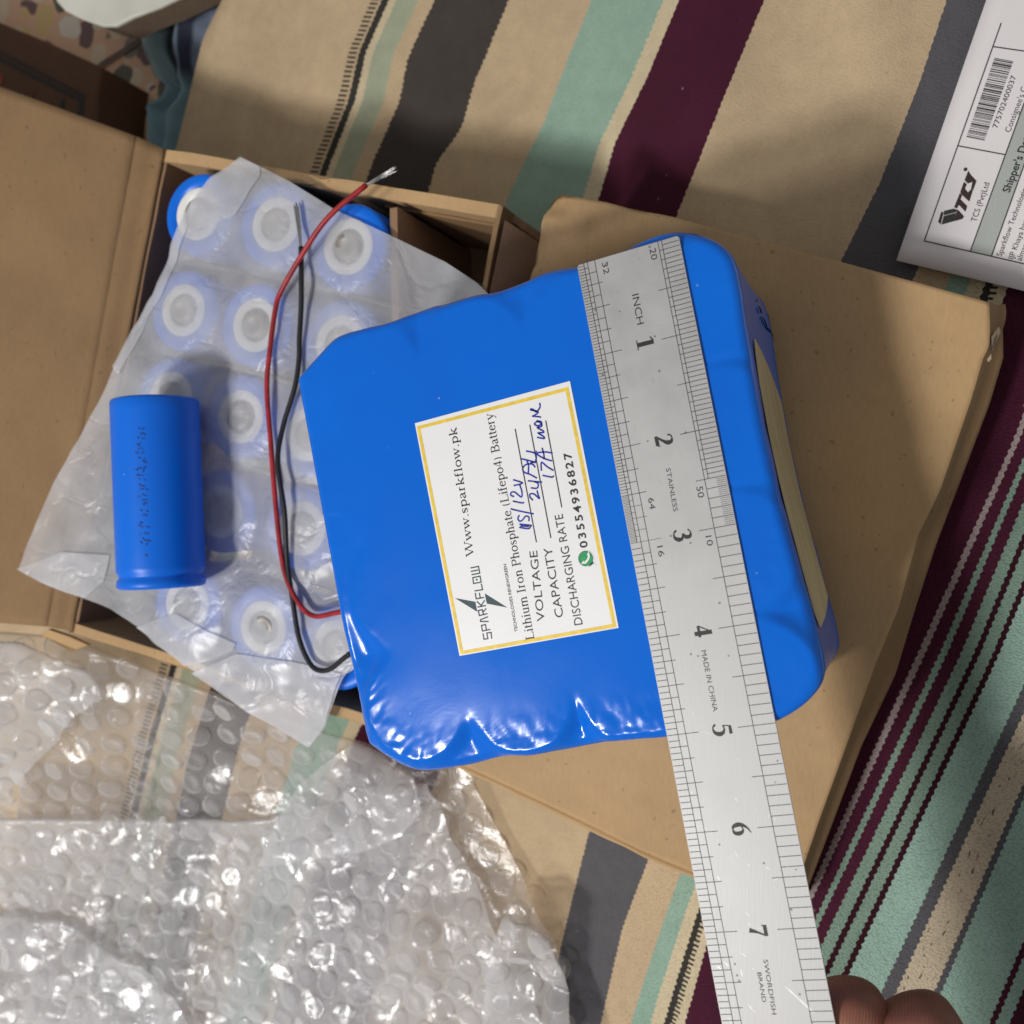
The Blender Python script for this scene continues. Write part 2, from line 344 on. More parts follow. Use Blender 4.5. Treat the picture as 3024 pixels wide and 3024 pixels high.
# ---------------------------------------------------------------- striped cloth
def cloth_mat():
    m, nt, b = newmat('striped_handloom_cloth'); L = nt.links.new
    b.inputs['Roughness'].default_value = .88; b.inputs['Specular IOR Level'].default_value = .15
    tc = nd(nt, 'ShaderNodeTexCoord'); sx = nd(nt, 'ShaderNodeSeparateXYZ'); L(tc.outputs['UV'], sx.inputs[0])
    U = sx.outputs[0]; V = sx.outputs[1]             # U: stripe coordinate / 1000, V: millimetres / 1000 along the stripe
    def math_(op, a, b_=None, c=None):
        n = nd(nt, 'ShaderNodeMath', operation=op)
        for i, q in enumerate((a, b_, c)):
            if q is None: continue
            if isinstance(q, (int, float)): n.inputs[i].default_value = q
            else: L(q, n.inputs[i])
        return n.outputs[0]
    tri = math_('PINGPONG', V, .00125)                # stepped, zigzag stripe edges
    nn = nd(nt, 'ShaderNodeTexNoise', ins={'Scale': 500, 'Detail': 2}); L(tc.outputs['Object'], nn.inputs['Vector'])
    zs = nd(nt, 'ShaderNodeMapRange', ins={1: 1.7, 2: 2.4, 3: .45, 4: 1}); L(U, zs.inputs[0]); off = math_('MULTIPLY', math_('MULTIPLY_ADD', tri, 5.0, -.0032), zs.outputs[0]); off = math_('ADD', off, math_('MULTIPLY_ADD', nn.outputs[0], .006, -.003))
    Uz = math_('ADD', U, off)
    be = sr(208, 184, 150); cr = sr(222, 206, 172); tl = sr(158, 188, 170); tl2 = sr(178, 184, 158); ch = sr(78, 72, 68); ma = sr(80, 31, 52)
    gy = sr(98, 97, 101); dk = sr(64, 62, 58); gn = sr(164, 196, 182); gn2 = sr(138, 164, 148); pl = sr(176, 160, 158); dm = sr(58, 20, 34); peb = sr(210, 194, 168)
    A = [(-1000, be), (372, dk), (401, cr), (424, tl2), (470, be), (515, ch), (645, be), (800, tl), (926, cr), (958, ma), (1235, be)]
    B = [(1300, be), (1735, gy), (1950, be), (2068, tl), (2130, cr), (2166, dk), (2198, cr), (2240, ma), (2492, pl), (2504, ma), (2548, gn2), (2568, ma),
         (2601, gn2), (2645, dm), (2665, gn2), (2708, dm), (2719, gn), (2836, gy), (2875, peb), (2977, gy), (3001, gn), (3131, dk), (3139, gn), (3171, ma), (3186, gn), (3228, ma)]
    lo, hi = -1.0, 4.0
    def ramp(st):
        r = nd(nt, 'ShaderNodeValToRGB'); r.color_ramp.interpolation = 'CONSTANT'; e = r.color_ramp.elements
        while len(e) > 1: e.remove(e[-1])
        e[0].position = 0; e[0].color = (*st[0][1], 1)
        for t, c in st[1:]:
            q = e.new((t / 1000 - lo) / (hi - lo)); q.color = (*c, 1)
        return r
    f = nd(nt, 'ShaderNodeMapRange', ins={1: lo, 2: hi}); L(Uz, f.inputs[0])
    ra = ramp(A); rb = ramp(B); L(f.outputs[0], ra.inputs[0]); L(f.outputs[0], rb.inputs[0])
    sw = math_('GREATER_THAN', U, 1.4)
    mx = nd(nt, 'ShaderNodeMix', data_type='RGBA'); L(sw, mx.inputs[0]); L(ra.outputs[0], mx.inputs[6]); L(rb.outputs[0], mx.inputs[7])
    col = mx.outputs[2]
    def band(a, c): return math_('MULTIPLY', math_('GREATER_THAN', Uz, a), math_('LESS_THAN', Uz, c))
    def over(mask, c, cin):
        q = nd(nt, 'ShaderNodeMix', data_type='RGBA'); L(mask, q.inputs[0]); L(cin, q.inputs[6]); q.inputs[7].default_value = (*c, 1); return q.outputs[2]
    teeth = math_('GREATER_THAN', math_('FRACT', math_('MULTIPLY', V, 480.0)), .52)
    col = over(math_('MULTIPLY', teeth, band(.356, .380)), dk, col)
    teeth2 = math_('GREATER_THAN', math_('FRACT', math_('MULTIPLY', V, 540.0)), .5)
    col = over(math_('MULTIPLY', teeth2, band(2.196, 2.218)), dk, col)
    # short slits woven into the pebbled band
    cb = nd(nt, 'ShaderNodeCombineXYZ'); L(math_('MULTIPLY', U, 55.0), cb.inputs[0]); L(math_('MULTIPLY', V, 190.0), cb.inputs[1])
    sn = nd(nt, 'ShaderNodeTexNoise', ins={'Scale': 1.3, 'Detail': 2}); L(cb.outputs[0], sn.inputs['Vector'])
    slit = math_('MULTIPLY', math_('GREATER_THAN', sn.outputs[0], .66), band(2.895, 2.955))
    col = over(slit, sr(112, 104, 82), col)
    # soft dirt and fading
    n1 = nd(nt, 'ShaderNodeTexNoise', ins={'Scale': 16, 'Detail': 6, 'Roughness': .6}); L(tc.outputs['Object'], n1.inputs['Vector'])
    n2 = nd(nt, 'ShaderNodeTexNoise', ins={'Scale': 160, 'Detail': 4}); L(tc.outputs['Object'], n2.inputs['Vector'])
    mr = nd(nt, 'ShaderNodeMapRange', ins={1: .3, 2: .72, 3: 1.0, 4: .80}); L(n1.outputs[0], mr.inputs[0])
    mr2 = nd(nt, 'ShaderNodeMapRange', ins={1: .3, 2: .75, 3: .96, 4: .86}); L(n2.outputs[0], mr2.inputs[0])
    vm = math_('MULTIPLY', mr.outputs[0], mr2.outputs[0])
    # lint
    lv = nd(nt, 'ShaderNodeTexVoronoi', ins={'Scale': 75}); L(tc.outputs['Object'], lv.inputs['Vector'])
    lm = nd(nt, 'ShaderNodeMapRange', ins={1: .03, 2: .045, 3: .45, 4: 0}); L(lv.outputs['Distance'], lm.inputs[0])
    vs = nd(nt, 'ShaderNodeVectorMath', operation='SCALE'); L(col, vs.inputs[0]); L(vm, vs.inputs['Scale'])
    q = nd(nt, 'ShaderNodeMix', data_type='RGBA'); L(lm.outputs[0], q.inputs[0]); L(vs.outputs[0], q.inputs[6]); q.inputs[7].default_value = (.35, .27, .24, 1)
    # the weave
    vo = nd(nt, 'ShaderNodeTexVoronoi', ins={'Scale': 1, 'Randomness': .75}); mp = nd(nt, 'ShaderNodeMapping', ins={'Rotation': (0, 0, radians(24)), 'Scale': (980, 1500, 980)})
    L(tc.outputs['Object'], mp.inputs[0]); L(mp.outputs[0], vo.inputs['Vector'])
    gap = nd(nt, 'ShaderNodeMapRange', ins={1: .25, 2: .85, 3: 1.06, 4: .72}); L(vo.outputs['Distance'], gap.inputs[0])
    vs2 = nd(nt, 'ShaderNodeVectorMath', operation='SCALE'); L(q.outputs[2], vs2.inputs[0]); gs = nd(nt, 'ShaderNodeMapRange', ins={1: 1.7, 2: 2.4, 3: .35, 4: 1}); L(U, gs.inputs[0]); gm = math_('MULTIPLY_ADD', math_('ADD', gap.outputs[0], -1.0), gs.outputs[0], 1.0); L(gm, vs2.inputs['Scale'])
    L(vs2.outputs[0], b.inputs['Base Color'])
    inv = math_('MULTIPLY_ADD', vo.outputs['Distance'], -1.0, 1.0)
    bst = nd(nt, 'ShaderNodeMapRange', ins={1: 1.7, 2: 2.4, 3: .28, 4: .75}); L(U, bst.inputs[0])
    bp = nd(nt, 'ShaderNodeBump', ins={'Distance': .0006}); L(bst.outputs[0], bp.inputs['Strength']); L(inv, bp.inputs['Height']); L(bp.outputs[0], b.inputs['Normal'])
    return m
M['cloth'] = cloth_mat()
def zcloth(x, y):
    z = 3 + 27 * sstep(-125, -60, x)
    z += 2.0 * nz(x, y, 45, 1) + .8 * nz(x, y, 17, 2) * (1 - .5 * sstep(-100, 0, x))
    z += 4 * math.exp(-(((x + 10) / 11) ** 2 + ((y - 175) / 40) ** 2))       # a fold near the top edge of the picture
    z += 2.2 * sin((x * .95 - y * .22) / 9.0) * sstep(90, 170, y) * (1 - sstep(-90, -20, x))
    return z
def on_cloth(px, py, dz=0):
    z = 10
    for _ in range(4):
        p = at(px, py, z); z = zcloth(p.x, p.y) + dz
    return at(px, py, z)
GUIDES = [
 (-100, [(760, -300), (655, 0), (600, 110), (580, 190), (566, 250), (522, 430), (470, 620), (0, 800), (-500, 1000), (-600, 3300)]),
 (345, [(1210, -300), (1085, 0), (1020, 150), (985, 300), (910, 490), (830, 750), (400, 2170), (345, 2400), (290, 2600), (140, 3300)]),
 (385, [(1250, -300), (1125, 0), (1060, 150), (1025, 300), (950, 490), (870, 750), (440, 2170), (385, 2400), (330, 2600), (180, 3300)]),
 (515, [(1400, -300), (1270, 0), (1190, 170), (1170, 290), (1080, 500), (990, 800), (545, 2250), (515, 2400), (330, 3300)]),
 (645, [(1640, -300), (1480, 0), (1375, 250), (1340, 380), (1265, 480), (1250, 540), (1170, 800), (690, 2200), (645, 2400), (450, 3300)]),
 (790, [(1830, -300), (1700, 0), (1620, 200), (1560, 370), (1460, 560), (1350, 850), (850, 2200), (790, 2400), (560, 3300)]),
 (945, [(2130, -300), (1980, 0), (1885, 230), (1790, 420), (1745, 580), (1600, 950), (1010, 2200), (945, 2400), (700, 3300)]),
 (1235, [(2370, -300), (2245, 0), (2120, 300), (1985, 640), (1800, 1080), (1320, 2200), (1235, 2400), (1000, 3300)]),
 (1735, [(2890, -300), (2780, 0), (2700, 240), (2580, 540), (2465, 765), (2200, 1350), (1830, 2180), (1735, 2400), (1640, 2800), (1600, 3024), (1550, 3300)]),
 (1950, [(3080, -300), (2960, 0), (2830, 430), (2685, 815), (2450, 1340), (2060, 2150), (1950, 2400), (1820, 2740), (1760, 3024), (1700, 3300)]),
 (2105, [(3230, -300), (3110, 0), (2810, 850), (2105, 2400), (2020, 2600), (1900, 2950), (1800, 3300)]),
 (2240, [(3390, -300), (3250, 0), (2960, 890), (2240, 2400), (2110, 2700), (2020, 3024), (1940, 3300)]),
 (2498, [(3640, -300), (3500, 0), (2990, 1310), (2715, 1924), (2498, 2400), (2391, 2636), (2080, 3300)]),
 (2601, [(3760, -300), (3620, 0), (2829, 1924), (2601, 2400), (2430, 2757), (2180, 3300)]),
 (2836, [(3990, -300), (3850, 0), (3024, 1998), (2836, 2400), (2596, 2915), (2416, 3300)]),
 (3000, [(4150, -300), (4010, 0), (3170, 2030), (3024, 2345), (2761, 2966), (2620, 3300)]),
 (3228, [(4400, -300), (4260, 0), (3228, 2400), (2970, 3024), (2855, 3300)]),
 (3700, [(4850, -300), (4700, 0), (3700, 2400), (3330, 3300)])]
def gx(pl, y):
    for (x0, y0), (x1, y1) in zip(pl, pl[1:]):
        if y <= y1: return x0 + (x1 - x0) * (y - y0) / (y1 - y0)
    return pl[-1][0]
def build_cloth():
    ts = []
    for (a, _), (b, _) in zip(GUIDES, GUIDES[1:]):
        k = max(1, round((b - a) / 45)); ts += [a + (b - a) * i / k for i in range(k)]
    ts.append(GUIDES[-1][0]); rows = []; uv = []; prev = None
    ys = [-300 + 30 * i for i in range(121)]; vlen = [0] * len(ts)
    for y in ys:
        gs = [gx(p, y) for _, p in GUIDES]; row = []
        for i, t in enumerate(ts):
            j = max(k for k in range(len(GUIDES)) if GUIDES[k][0] <= t)
            if j == len(GUIDES) - 1: x = gs[-1]
            else:
                f = (t - GUIDES[j][0]) / (GUIDES[j + 1][0] - GUIDES[j][0]); x = gs[j] * (1 - f) + gs[j + 1] * f
            row.append(on_cloth(x, y))
        if prev:
            for i in range(len(ts)): vlen[i] += (row[i] - prev[i]).length
        # the cut edge turns down over the side of the bed
        e = row[0]; full = [e + Vector((-2 + 1.5 * nz(e.y, 0, 12), 0, -27)), e + Vector((-3.5, 0, -8))] + row
        uv += [(-.12, vlen[0] * MM), (-.11, vlen[0] * MM)] + [(t / 1000, vlen[i] * MM) for i, t in enumerate(ts)]
        rows.append(full); prev = row
    return gridmesh('striped_cloth', rows, M['cloth'], uv=uv, kind='structure')
build_cloth()

# terrazzo floor far below
def terrazzo():
    m, nt, b = newmat('terrazzo'); L = nt.links.new; b.inputs['Roughness'].default_value = .35
    tc = nd(nt, 'ShaderNodeTexCoord'); no = nd(nt, 'ShaderNodeTexNoise', ins={'Scale': 60, 'Detail': 2}); L(tc.outputs['Object'], no.inputs['Vector'])
    ad = nd(nt, 'ShaderNodeMix', data_type='RGBA', blend_type='ADD'); ad.inputs[0].default_value = .012; L(tc.outputs['Object'], ad.inputs[6]); L(no.outputs['Color'], ad.inputs[7])
    v = nd(nt, 'ShaderNodeTexVoronoi', ins={'Scale': 74, 'Randomness': .85}); L(ad.outputs[2], v.inputs['Vector'])
    ms = nd(nt, 'ShaderNodeMapRange', ins={1: .50, 2: .54, 3: 1, 4: 0}); L(v.outputs['Distance'], ms.inputs[0])
    sp = nd(nt, 'ShaderNodeSeparateColor'); L(v.outputs['Color'], sp.inputs[0])
    r = nd(nt, 'ShaderNodeValToRGB'); r.color_ramp.interpolation = 'CONSTANT'; e = r.color_ramp.elements
    e[0].color = (.90, .72, .50, 1); e[1].position = .3; e[1].color = (.85, .60, .25, 1)
    for p, c in ((.45, (.14, .13, .08, 1)), (.62, (.20, .11, .10, 1)), (.78, (.95, .85, .70, 1)), (.92, (.30, .26, .2, 1))):
        q = e.new(p); q.color = c
    L(sp.outputs[0], r.inputs[0])
    mx = nd(nt, 'ShaderNodeMix', data_type='RGBA'); L(ms.outputs[0], mx.inputs[0]); mx.inputs[6].default_value = (.90, .56, .35, 1); L(r.outputs[0], mx.inputs[7])
    L(mx.outputs[2], b.inputs['Base Color']); return m
M['terrazzo'] = terrazzo()
fz = -25
MBf = MB(); MBf.add([at(-900, -900, fz), at(1500, -900, fz), at(1500, 1500, fz), at(-900, 1500, fz)], [(3, 2, 1, 0)])
MBf.build('terrazzo_floor', M['terrazzo'], kind='structure')
M['joint'] = mat('floor_joint', (.22, .16, .13), .6)
jm = MB(); jm.ribbon([at(300, 190, fz + 1) + Vector((-25, -14, 0)), at(300, 190, fz + 1), at(405, 125, fz + 1), at(405, 125, fz + 1) + Vector((60, 38, 0))], 3.2)
jm.build('floor_joint_strip', M['joint'], kind='structure')
# ---------------------------------------------------------------- things on the floor (top-left)
def px_poly(pts, z): return [at(x, y, z) for x, y in pts]
z1 = 9
pb = thing('printed_box', 'dark brown cardboard box with a double black printed frame, partly under the big flap', 'box', at(60, 260, fz))
b = MB(); poly = px_poly([(-500, -190), (0, 66), (150, 128), (298, 197), (287, 290), (281, 420), (250, 700), (-500, 500)], z1)[::-1]
b.prism(poly, fz + .5, z1, 1.0); b.build('carton_body', M['brownbox'], pb)
b = MB()
for off, wd in ((0, 1.5), (20, 2.0)):
    b.ribbon([at(-300, 8 + off, z1 + .25), at(0, 155 + off, z1 + .25), at(248 - off * .5, 283 + off * .6, z1 + .25), at(240 - off * .5, 340 + off, z1 + .25), at(215, 520, z1 + .25)], wd)
b.build('printed_frame', M['inkdark'], pb)
b = MB(); b.ribbon([at(100, 275, z1 + .25), at(98, 300, z1 + .25)], .9); b.ribbon([at(186, 292, z1 + .25), at(181, 322, z1 + .25)], 2.4)
b.build('printed_mark', M['inkdark'], pb)
b = MB(); b.disc(at(-6, 236, z1 + .25), 3.6, 14); b.build('red_mark', M['inkred'], pb)
M['whitecover'] = mat('white_cover', (.62, .62, .55), .45, .08, 30)
M['pages'] = mat('brown_page_edge', (.16, .11, .075), .8, .2, 600, stretch=(1, 1, 6))
zt = 12
bk = thing('notebook', 'pale white pad with brown edge lying on the speckled floor, cut by the picture edge', 'notebook', at(330, 0, -10))
out = [(150, -260), (155, -40), (165, 2), (190, 30), (240, 55), (300, 76), (340, 76), (390, 50), (470, 20), (560, -25), (820, -160), (700, -400)]
b = MB(); b.prism(px_poly(out, zt)[::-1], zt - 2, zt, .8); b.build('cover', M['whitecover'], bk)
b = MB(); c = sum(px_poly(out, zt), Vector()) / len(out)
b.prism([c + (p - c) * .965 + Vector((3, 0, 0)) for p in px_poly(out, zt)][::-1], zt - 16, zt - 2); b.build('page_block', M['pages'], bk)
# blue cloth hanging at the bed's edge
def blue_cloth():
    m, nt, b_ = newmat('blue_stripes_and_fold_shade'); L = nt.links.new; b_.inputs['Roughness'].default_value = .9
    tc = nd(nt, 'ShaderNodeTexCoord'); sx = nd(nt, 'ShaderNodeSeparateXYZ'); L(tc.outputs['UV'], sx.inputs[0])
    r = nd(nt, 'ShaderNodeValToRGB'); e = r.color_ramp.elements
    e[0].color = (.32, .42, .42, 1); e[1].position = 1; e[1].color = (.16, .20, .28, 1)
    for p, c in ((.28, (.28, .40, .43, 1)), (.34, (.025, .035, .045, 1)), (.46, (.03, .04, .05, 1)), (.52, (.20, .25, .32, 1)), (.68, (.17, .22, .30, 1)), (.72, (.02, .025, .05, 1)), (.86, (.03, .035, .06, 1)), (.9, (.17, .21, .28, 1))):  # near-black stops paint the shade in the folds among the navy stripes
        q = e.new(p); q.color = c
    r2 = nd(nt, 'ShaderNodeMix', data_type='RGBA'); mr = nd(nt, 'ShaderNodeMapRange', ins={1: .50, 2: .62}); L(sx.outputs[1], mr.inputs[0])
    L(mr.outputs[0], r2.inputs[0]); L(r.outputs[0], r2.inputs[6]); r2.inputs[7].default_value = (.20, .33, .38, 1); us = nd(nt, 'ShaderNodeMath', operation='MULTIPLY', ins={1: 1.45}); L(sx.outputs[0], us.inputs[0]); L(us.outputs[0], r.inputs[0])
    L(r2.outputs[2], b_.inputs['Base Color']); return m
M['bluecloth'] = blue_cloth()
left = [(425, -120), (400, 70), (427, 163), (456, 225), (492, 252), (470, 285), (428, 312), (432, 362), (432, 410), (470, 446)]
right = [(760, -140), (690, 0), (640, 110), (618, 200), (605, 250), (590, 320), (575, 390), (560, 430), (545, 470), (530, 520)]
lv = [at(x, y, -17 + 8 * i / 9) for i, (x, y) in enumerate(left)]; rv = [at(x, y, -10 + 4 * i / 9) for i, (x, y) in enumerate(right)]
rows = coons([lv[0], rv[0]], rv, [lv[-1], rv[-1]], lv, 44, 60); uvs = []
for j, r_ in enumerate(rows):
    for i, p in enumerate(r_):
        u = i / 43; v = j / 59; r_[i] = p + Vector((0, 0, 5 * sin(u * 15 + 2 * v) * (1 - .4 * v) + 2.5 * nz(p.x, p.y, 10, 4) - 4))
        uvs.append((u + .05 * nz(p.x, p.y, 16, 9), v))
tag(gridmesh('blue_cloth', rows, M['bluecloth'], uv=uvs, loc=at(500, 250, fz)), 'crumpled pale blue and navy cloth, fold shade painted in, bunched beside the striped cloth edge', 'cloth')

# ---------------------------------------------------------------- open box full of cells
RIM = 66.0
TL, TR, BR, BL = at(484, 438, RIM), at(1484, 606, RIM), at(1165, 2172, RIM), at(210, 1868, RIM)
box = thing('open_carton', 'open brown cardboard carton packed with upright blue cells, its lid folded out to the left', 'cardboard box', (TL + BR) / 2 * 1.0 - Vector((0, 0, RIM - 1)))
def wall(a, b_, th, z0, z1_, name='wall', m_=None, bev=1.5):
    d = (b_ - a).normalized(); n = Vector((-d.y, d.x, 0)); q = MB()
    L_ = 24; A = []; B_ = []
    for i in range(L_ + 1):
        p = a.lerp(b_, i / L_); w_ = .5 * nz(p.x, p.y, 18, 5)
        A.append(p + n * w_); B_.append(p + n * (w_ - th))
    poly = A + B_[::-1]
    q.prism(poly[::-1], z0, [z1_ + .35 * nz(p.x, p.y, 9, 3) for p in poly[::-1]], bev)
    return q.build(name, m_ or M['kraft'], box)
wall(TL, TR, 4.8, 1, RIM); wall(TR, BR, 1.9, 1, RIM - .5, 'wall', M['kraft_shaded'], .3); wall(BR, BL, 4.2, 1, RIM); wall(BL, TL, 1.2, 1, RIM - 1.6, 'wall', M['kraft_in'], .3)
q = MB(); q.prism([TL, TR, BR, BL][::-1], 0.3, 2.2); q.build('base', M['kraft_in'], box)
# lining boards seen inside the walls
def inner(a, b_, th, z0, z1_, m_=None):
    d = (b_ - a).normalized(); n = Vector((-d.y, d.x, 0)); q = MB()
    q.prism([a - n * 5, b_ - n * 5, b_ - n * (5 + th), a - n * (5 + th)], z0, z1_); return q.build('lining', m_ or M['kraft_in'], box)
inner(TL.lerp(TR, .66), TR, 1.0, 2.3, RIM - 9, M['kraft_shaded'])
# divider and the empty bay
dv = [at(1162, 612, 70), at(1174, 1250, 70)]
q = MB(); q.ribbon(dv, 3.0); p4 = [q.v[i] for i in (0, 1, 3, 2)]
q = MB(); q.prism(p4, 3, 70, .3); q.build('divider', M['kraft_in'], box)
# scored lid going out to the left
def slab(pts, th, name, m_, parent, bev=.5):
    q = MB(); P = [Vector(p) for p in pts]; q.prism(P, [p.z - th for p in P], [p.z for p in P], bev); return q.build(name, m_, parent)
def strip_grid(t0, t1, b1, b0, name, m_, zf, th=3.0, nu=30, nv=40):
    rows = coons([t0, t1], [t1, b1], [b0, b1], [t0, b0], nu, nv)
    for r_ in rows:
        for i, p in enumerate(r_): r_[i] = p + Vector((0, 0, zf(p, i / (nu - 1))))
    return gridmesh(name, rows, m_, box, thick=th)
c1, c2 = at(402, 402, RIM + 1), at(140, 1850, RIM + 1)
strip_grid(c1, TL + Vector((-.3, 0, .6)), BL + Vector((-.3, 0, .6)), c2, 'scored_hinge', M['kraft_shaded'], lambda p, u: -1.7 * sin(pi * u) + 1.0 * sin(2 * pi * u) + .3 * nz(p.x, p.y, 9), 2.4, 14, 50)
strip_grid(at(-560, 50, RIM + 14), c1 + Vector((-.3, 0, .3)), c2 + Vector((-.3, 0, .3)), at(-560, 1800, RIM + 14), 'lid_flap', M['kraft_shaded'], lambda p, u: 1.6 * nz(p.x, p.y, 60, 2) + .35 * nz(p.x, p.y, 14, 6), 3.2, 40, 60)
# narrow end flap of the lid by the bubble wrap
slab([at(142, 1858, 64.6), at(205, 1880, 64.2), at(260, 1905, 62), at(205, 1925, 55), at(120, 1875, 60)][::-1], 2.5, 'tuck_flap', M['kraft'], box, .3)
# right flap leaning outwards, and an added board filling the shadow gap behind it
slab([at(1490, 648, RIM - 1), at(1444, 868, RIM - 1), at(1430, 960, RIM - 2), at(1560, 960, 50), at(1566, 850, 50), at(1594, 716, 50)], 2.6, 'side_flap_and_gap_fill', M['kraft_in'], box, .3)
slab([at(1486, 612, RIM - 8), at(1500, 648, RIM - 10), at(1602, 718, 44), at(1600, 690, 44)], 2.4, 'side_flap_and_gap_fill', M['kraft_in'], box, .3)

# ---------------------------------------------------------------- loose-packed cells
CT = 72.0
def cell_parts(root, c, ax, body_h=69.0, R=16.0, recess=0.0):
    """c: centre of the positive end (mm), ax: unit axis pointing out of that end"""
    q = MB(); q.lathe([(R - 1.5, -body_h), (R - .5, -body_h + .3), (R, -body_h + 1.2), (R, -body_h + 5), (R, -8.0), (R - .05, -6.4), (R - .9, -5.2), (R - .95, -4.2), (R - .1, -3.2), (R, -1.4), (R - .5, -.45), (R - 1.4, -.1), (10.2, 0), (10.1, -.3)], 48, c, ax)
    q.build('sleeve', M['sleeve'], root, True); c = c - ax * recess
    q = MB(); q.lathe([(10.25, -.5), (10.3, .15), (9.9, .35), (6.6, .35), (6.4, 0), (6.3, -.4)], 40, c, ax); q.build('insulator_ring', M['ring'], root, True)
    q = MB(); q.lathe([(6.3, -.3), (6.2, .5), (5.2, .9), (4.9, 1.5), (4.5, 1.75), (2.4, 1.8), (2.2, 1.6), (.2, 1.6)], 32, c, ax); q.build('terminal_cap', M['cap'], root, True)
    qq = ax.to_track_quat('Z', 'Y'); q = MB()
    for k in range(3):
        a0 = k * 2 * pi / 3 + .4; vs = []
        for j in range(7):
            a = a0 + .9 * j / 6; vs += [c + qq @ Vector((5.95 * cos(a), 5.95 * sin(a), .68)), c + qq @ Vector((5.2 * cos(a), 5.2 * sin(a), 1.0))]
        q.add(vs, [(2 * j, 2 * j + 2, 2 * j + 3, 2 * j + 1) for j in range(6)])
    q.build('vent_slot', M['vent'], root)
CELLS = [(586, 632, 'upright blue cell in the far corner, half outside the milky bag'),
 (808, 666, 'upright blue cell under the bag, far row, beside the bare black wire end'),
 (1036, 723, 'upright blue cell crossed by the bag edge beside the empty bay'),
 (544, 925, 'upright blue cell under the bag at the left end of the second row'),
 (763, 956, 'upright blue cell under the bag amid the second row, left of the red wire'),
 (1002, 1019, 'upright blue cell mostly hidden by the top left corner of the battery pack'),
 (501, 1178, 'upright blue cell in the shadow just behind the loose lying cell'),
 (714, 1230, 'upright blue cell under the bag just left of the red wire bend, third row'),
 (925, 1288, 'upright blue cell peeking out left of the battery pack, third row'),
 (655, 1501, 'upright blue cell just right of the loose lying cell'),
 (888, 1569, 'upright blue cell crossed by the red and black wires beside the battery pack'),
 (552, 1786, 'upright blue cell under the bag just below the loose lying cell'),
 (789, 1848, 'brightest upright blue cell under the bag, left of the lower wire loop'),
 (992, 1911, 'upright blue cell behind the lower wire loop, half hidden by the battery pack')]
proto = None
for i, (x, y, lab) in enumerate(CELLS):
    z = CT + (.5 * ((i * 7) % 5) - 1)
    p = at(x, y, z); base = Vector((p.x, p.y, z - 69.5))
    if proto is None:
        proto = thing('battery_cell', lab, 'battery cell', base, 'blue cells standing in the carton'); cell_parts(proto, p, Vector((0, 0, 1))); o = proto
    else:
        o = proto.copy(); COL.objects.link(o); o.location = base * MM; o['label'] = lab
        o.rotation_euler = (random.uniform(-.02, .02), random.uniform(-.02, .02), random.uniform(0, 6))
        for ch in proto.children:
            if ch.name.startswith('battery_cell'): continue
            cc = ch.copy(); COL.objects.link(cc); cc.parent = o
# ---------------------------------------------------------------- milky bag
def near_cell(x, y):
    return min((Vector((x, y)) - Vector((q.x, q.y))).length for q in CP)
CP = [at(x, y, CT) for x, y, _ in CELLS]
def zbag(x, y):
    z = 75.0 + .7 * nz(x, y, 26, 11) + .7 * nz(x, y, 9, 12)
    z -= 1.6 * sstep(13, 22, near_cell(x, y))
    p = pix(Vector((x, y, 75)))
    z -= 7 * sstep(1080, 1300, p[0])
    z += 2.2 * sstep(300, 150, p[0])
    z -= 6 * sstep(2080, 2230, p[1])
    return z
def on_bag(px, py, dz=0):
    z = 75
    for _ in range(3): p = at(px, py, z); z = zbag(p.x, p.y) + dz
    return at(px, py, z)
bag = thing('plastic_bag', 'milky translucent plastic bag with heat sealed lines spread over the cells in the carton', 'plastic bag', at(600, 1300, 74))
E_top = [(706, 461), (780, 497), (854, 535), (990, 620), (1154, 695), (1285, 757), (1381, 820), (1426, 865)]
E_right = [(1426, 865), (1300, 990), (1165, 1150), (1140, 1500), (1110, 1850), (1012, 2005), (950, 2145), (880, 2219)]
E_left = [(706, 461), (620, 529), (569, 598), (512, 712), (450, 871), (387, 968), (330, 1082), (228, 1296), (159, 1433), (80, 1620), (60, 1680)]
E_bot = [(60, 1680), (114, 1712), (194, 1748), (319, 1799), (399, 1854), (541, 1968), (700, 2085), (880, 2219)]
def PB(l, z=75): return [at(x, y, z) for x, y in l]
def drape(rows, f):
    for r_ in rows:
        for i, p in enumerate(r_): r_[i] = Vector((p.x, p.y, f(p.x, p.y)))
    return rows
rows = drape(coons(PB(E_top), PB(E_right), PB(E_bot), PB(E_left), 120, 150), zbag)
gridmesh('film', rows, M['bag'], bag)
# folded-over film: corner at the top, the hem along the left edge, the loose tongue at the bottom and the gathered corner on the left
def flapfilm(t, r_, b_, l, dz, nu=20, nv=20, name='folded_film'):
    rws = drape(coons(PB(t), PB(r_), PB(b_), PB(l), nu, nv), lambda x, y: zbag(x, y) + dz + .5 * nz(x, y, 6, 21))
    return gridmesh(name, rws, M['bag'], bag)
flapfilm([(706, 461), (760, 488)], [(760, 488), (790, 560), (800, 640)][:1] + [(765, 520), (700, 635)], [(560, 690), (700, 635)], [(706, 461), (620, 529), (569, 600), (560, 690)], .9)
flapfilm([(569, 598), (590, 606)], [(590, 606), (540, 712), (480, 871), (410, 990), (345, 1105)], [(330, 1082), (345, 1105)], [(569, 598), (512, 712), (450, 871), (387, 968), (330, 1082)], .8, 6, 40, 'hem')
flapfilm([(60, 1680), (190, 1630), (318, 1640)], [(318, 1640), (300, 1720), (250, 1765)], [(90, 1700), (194, 1748), (250, 1765)], [(60, 1680), (90, 1700)], 1.0)
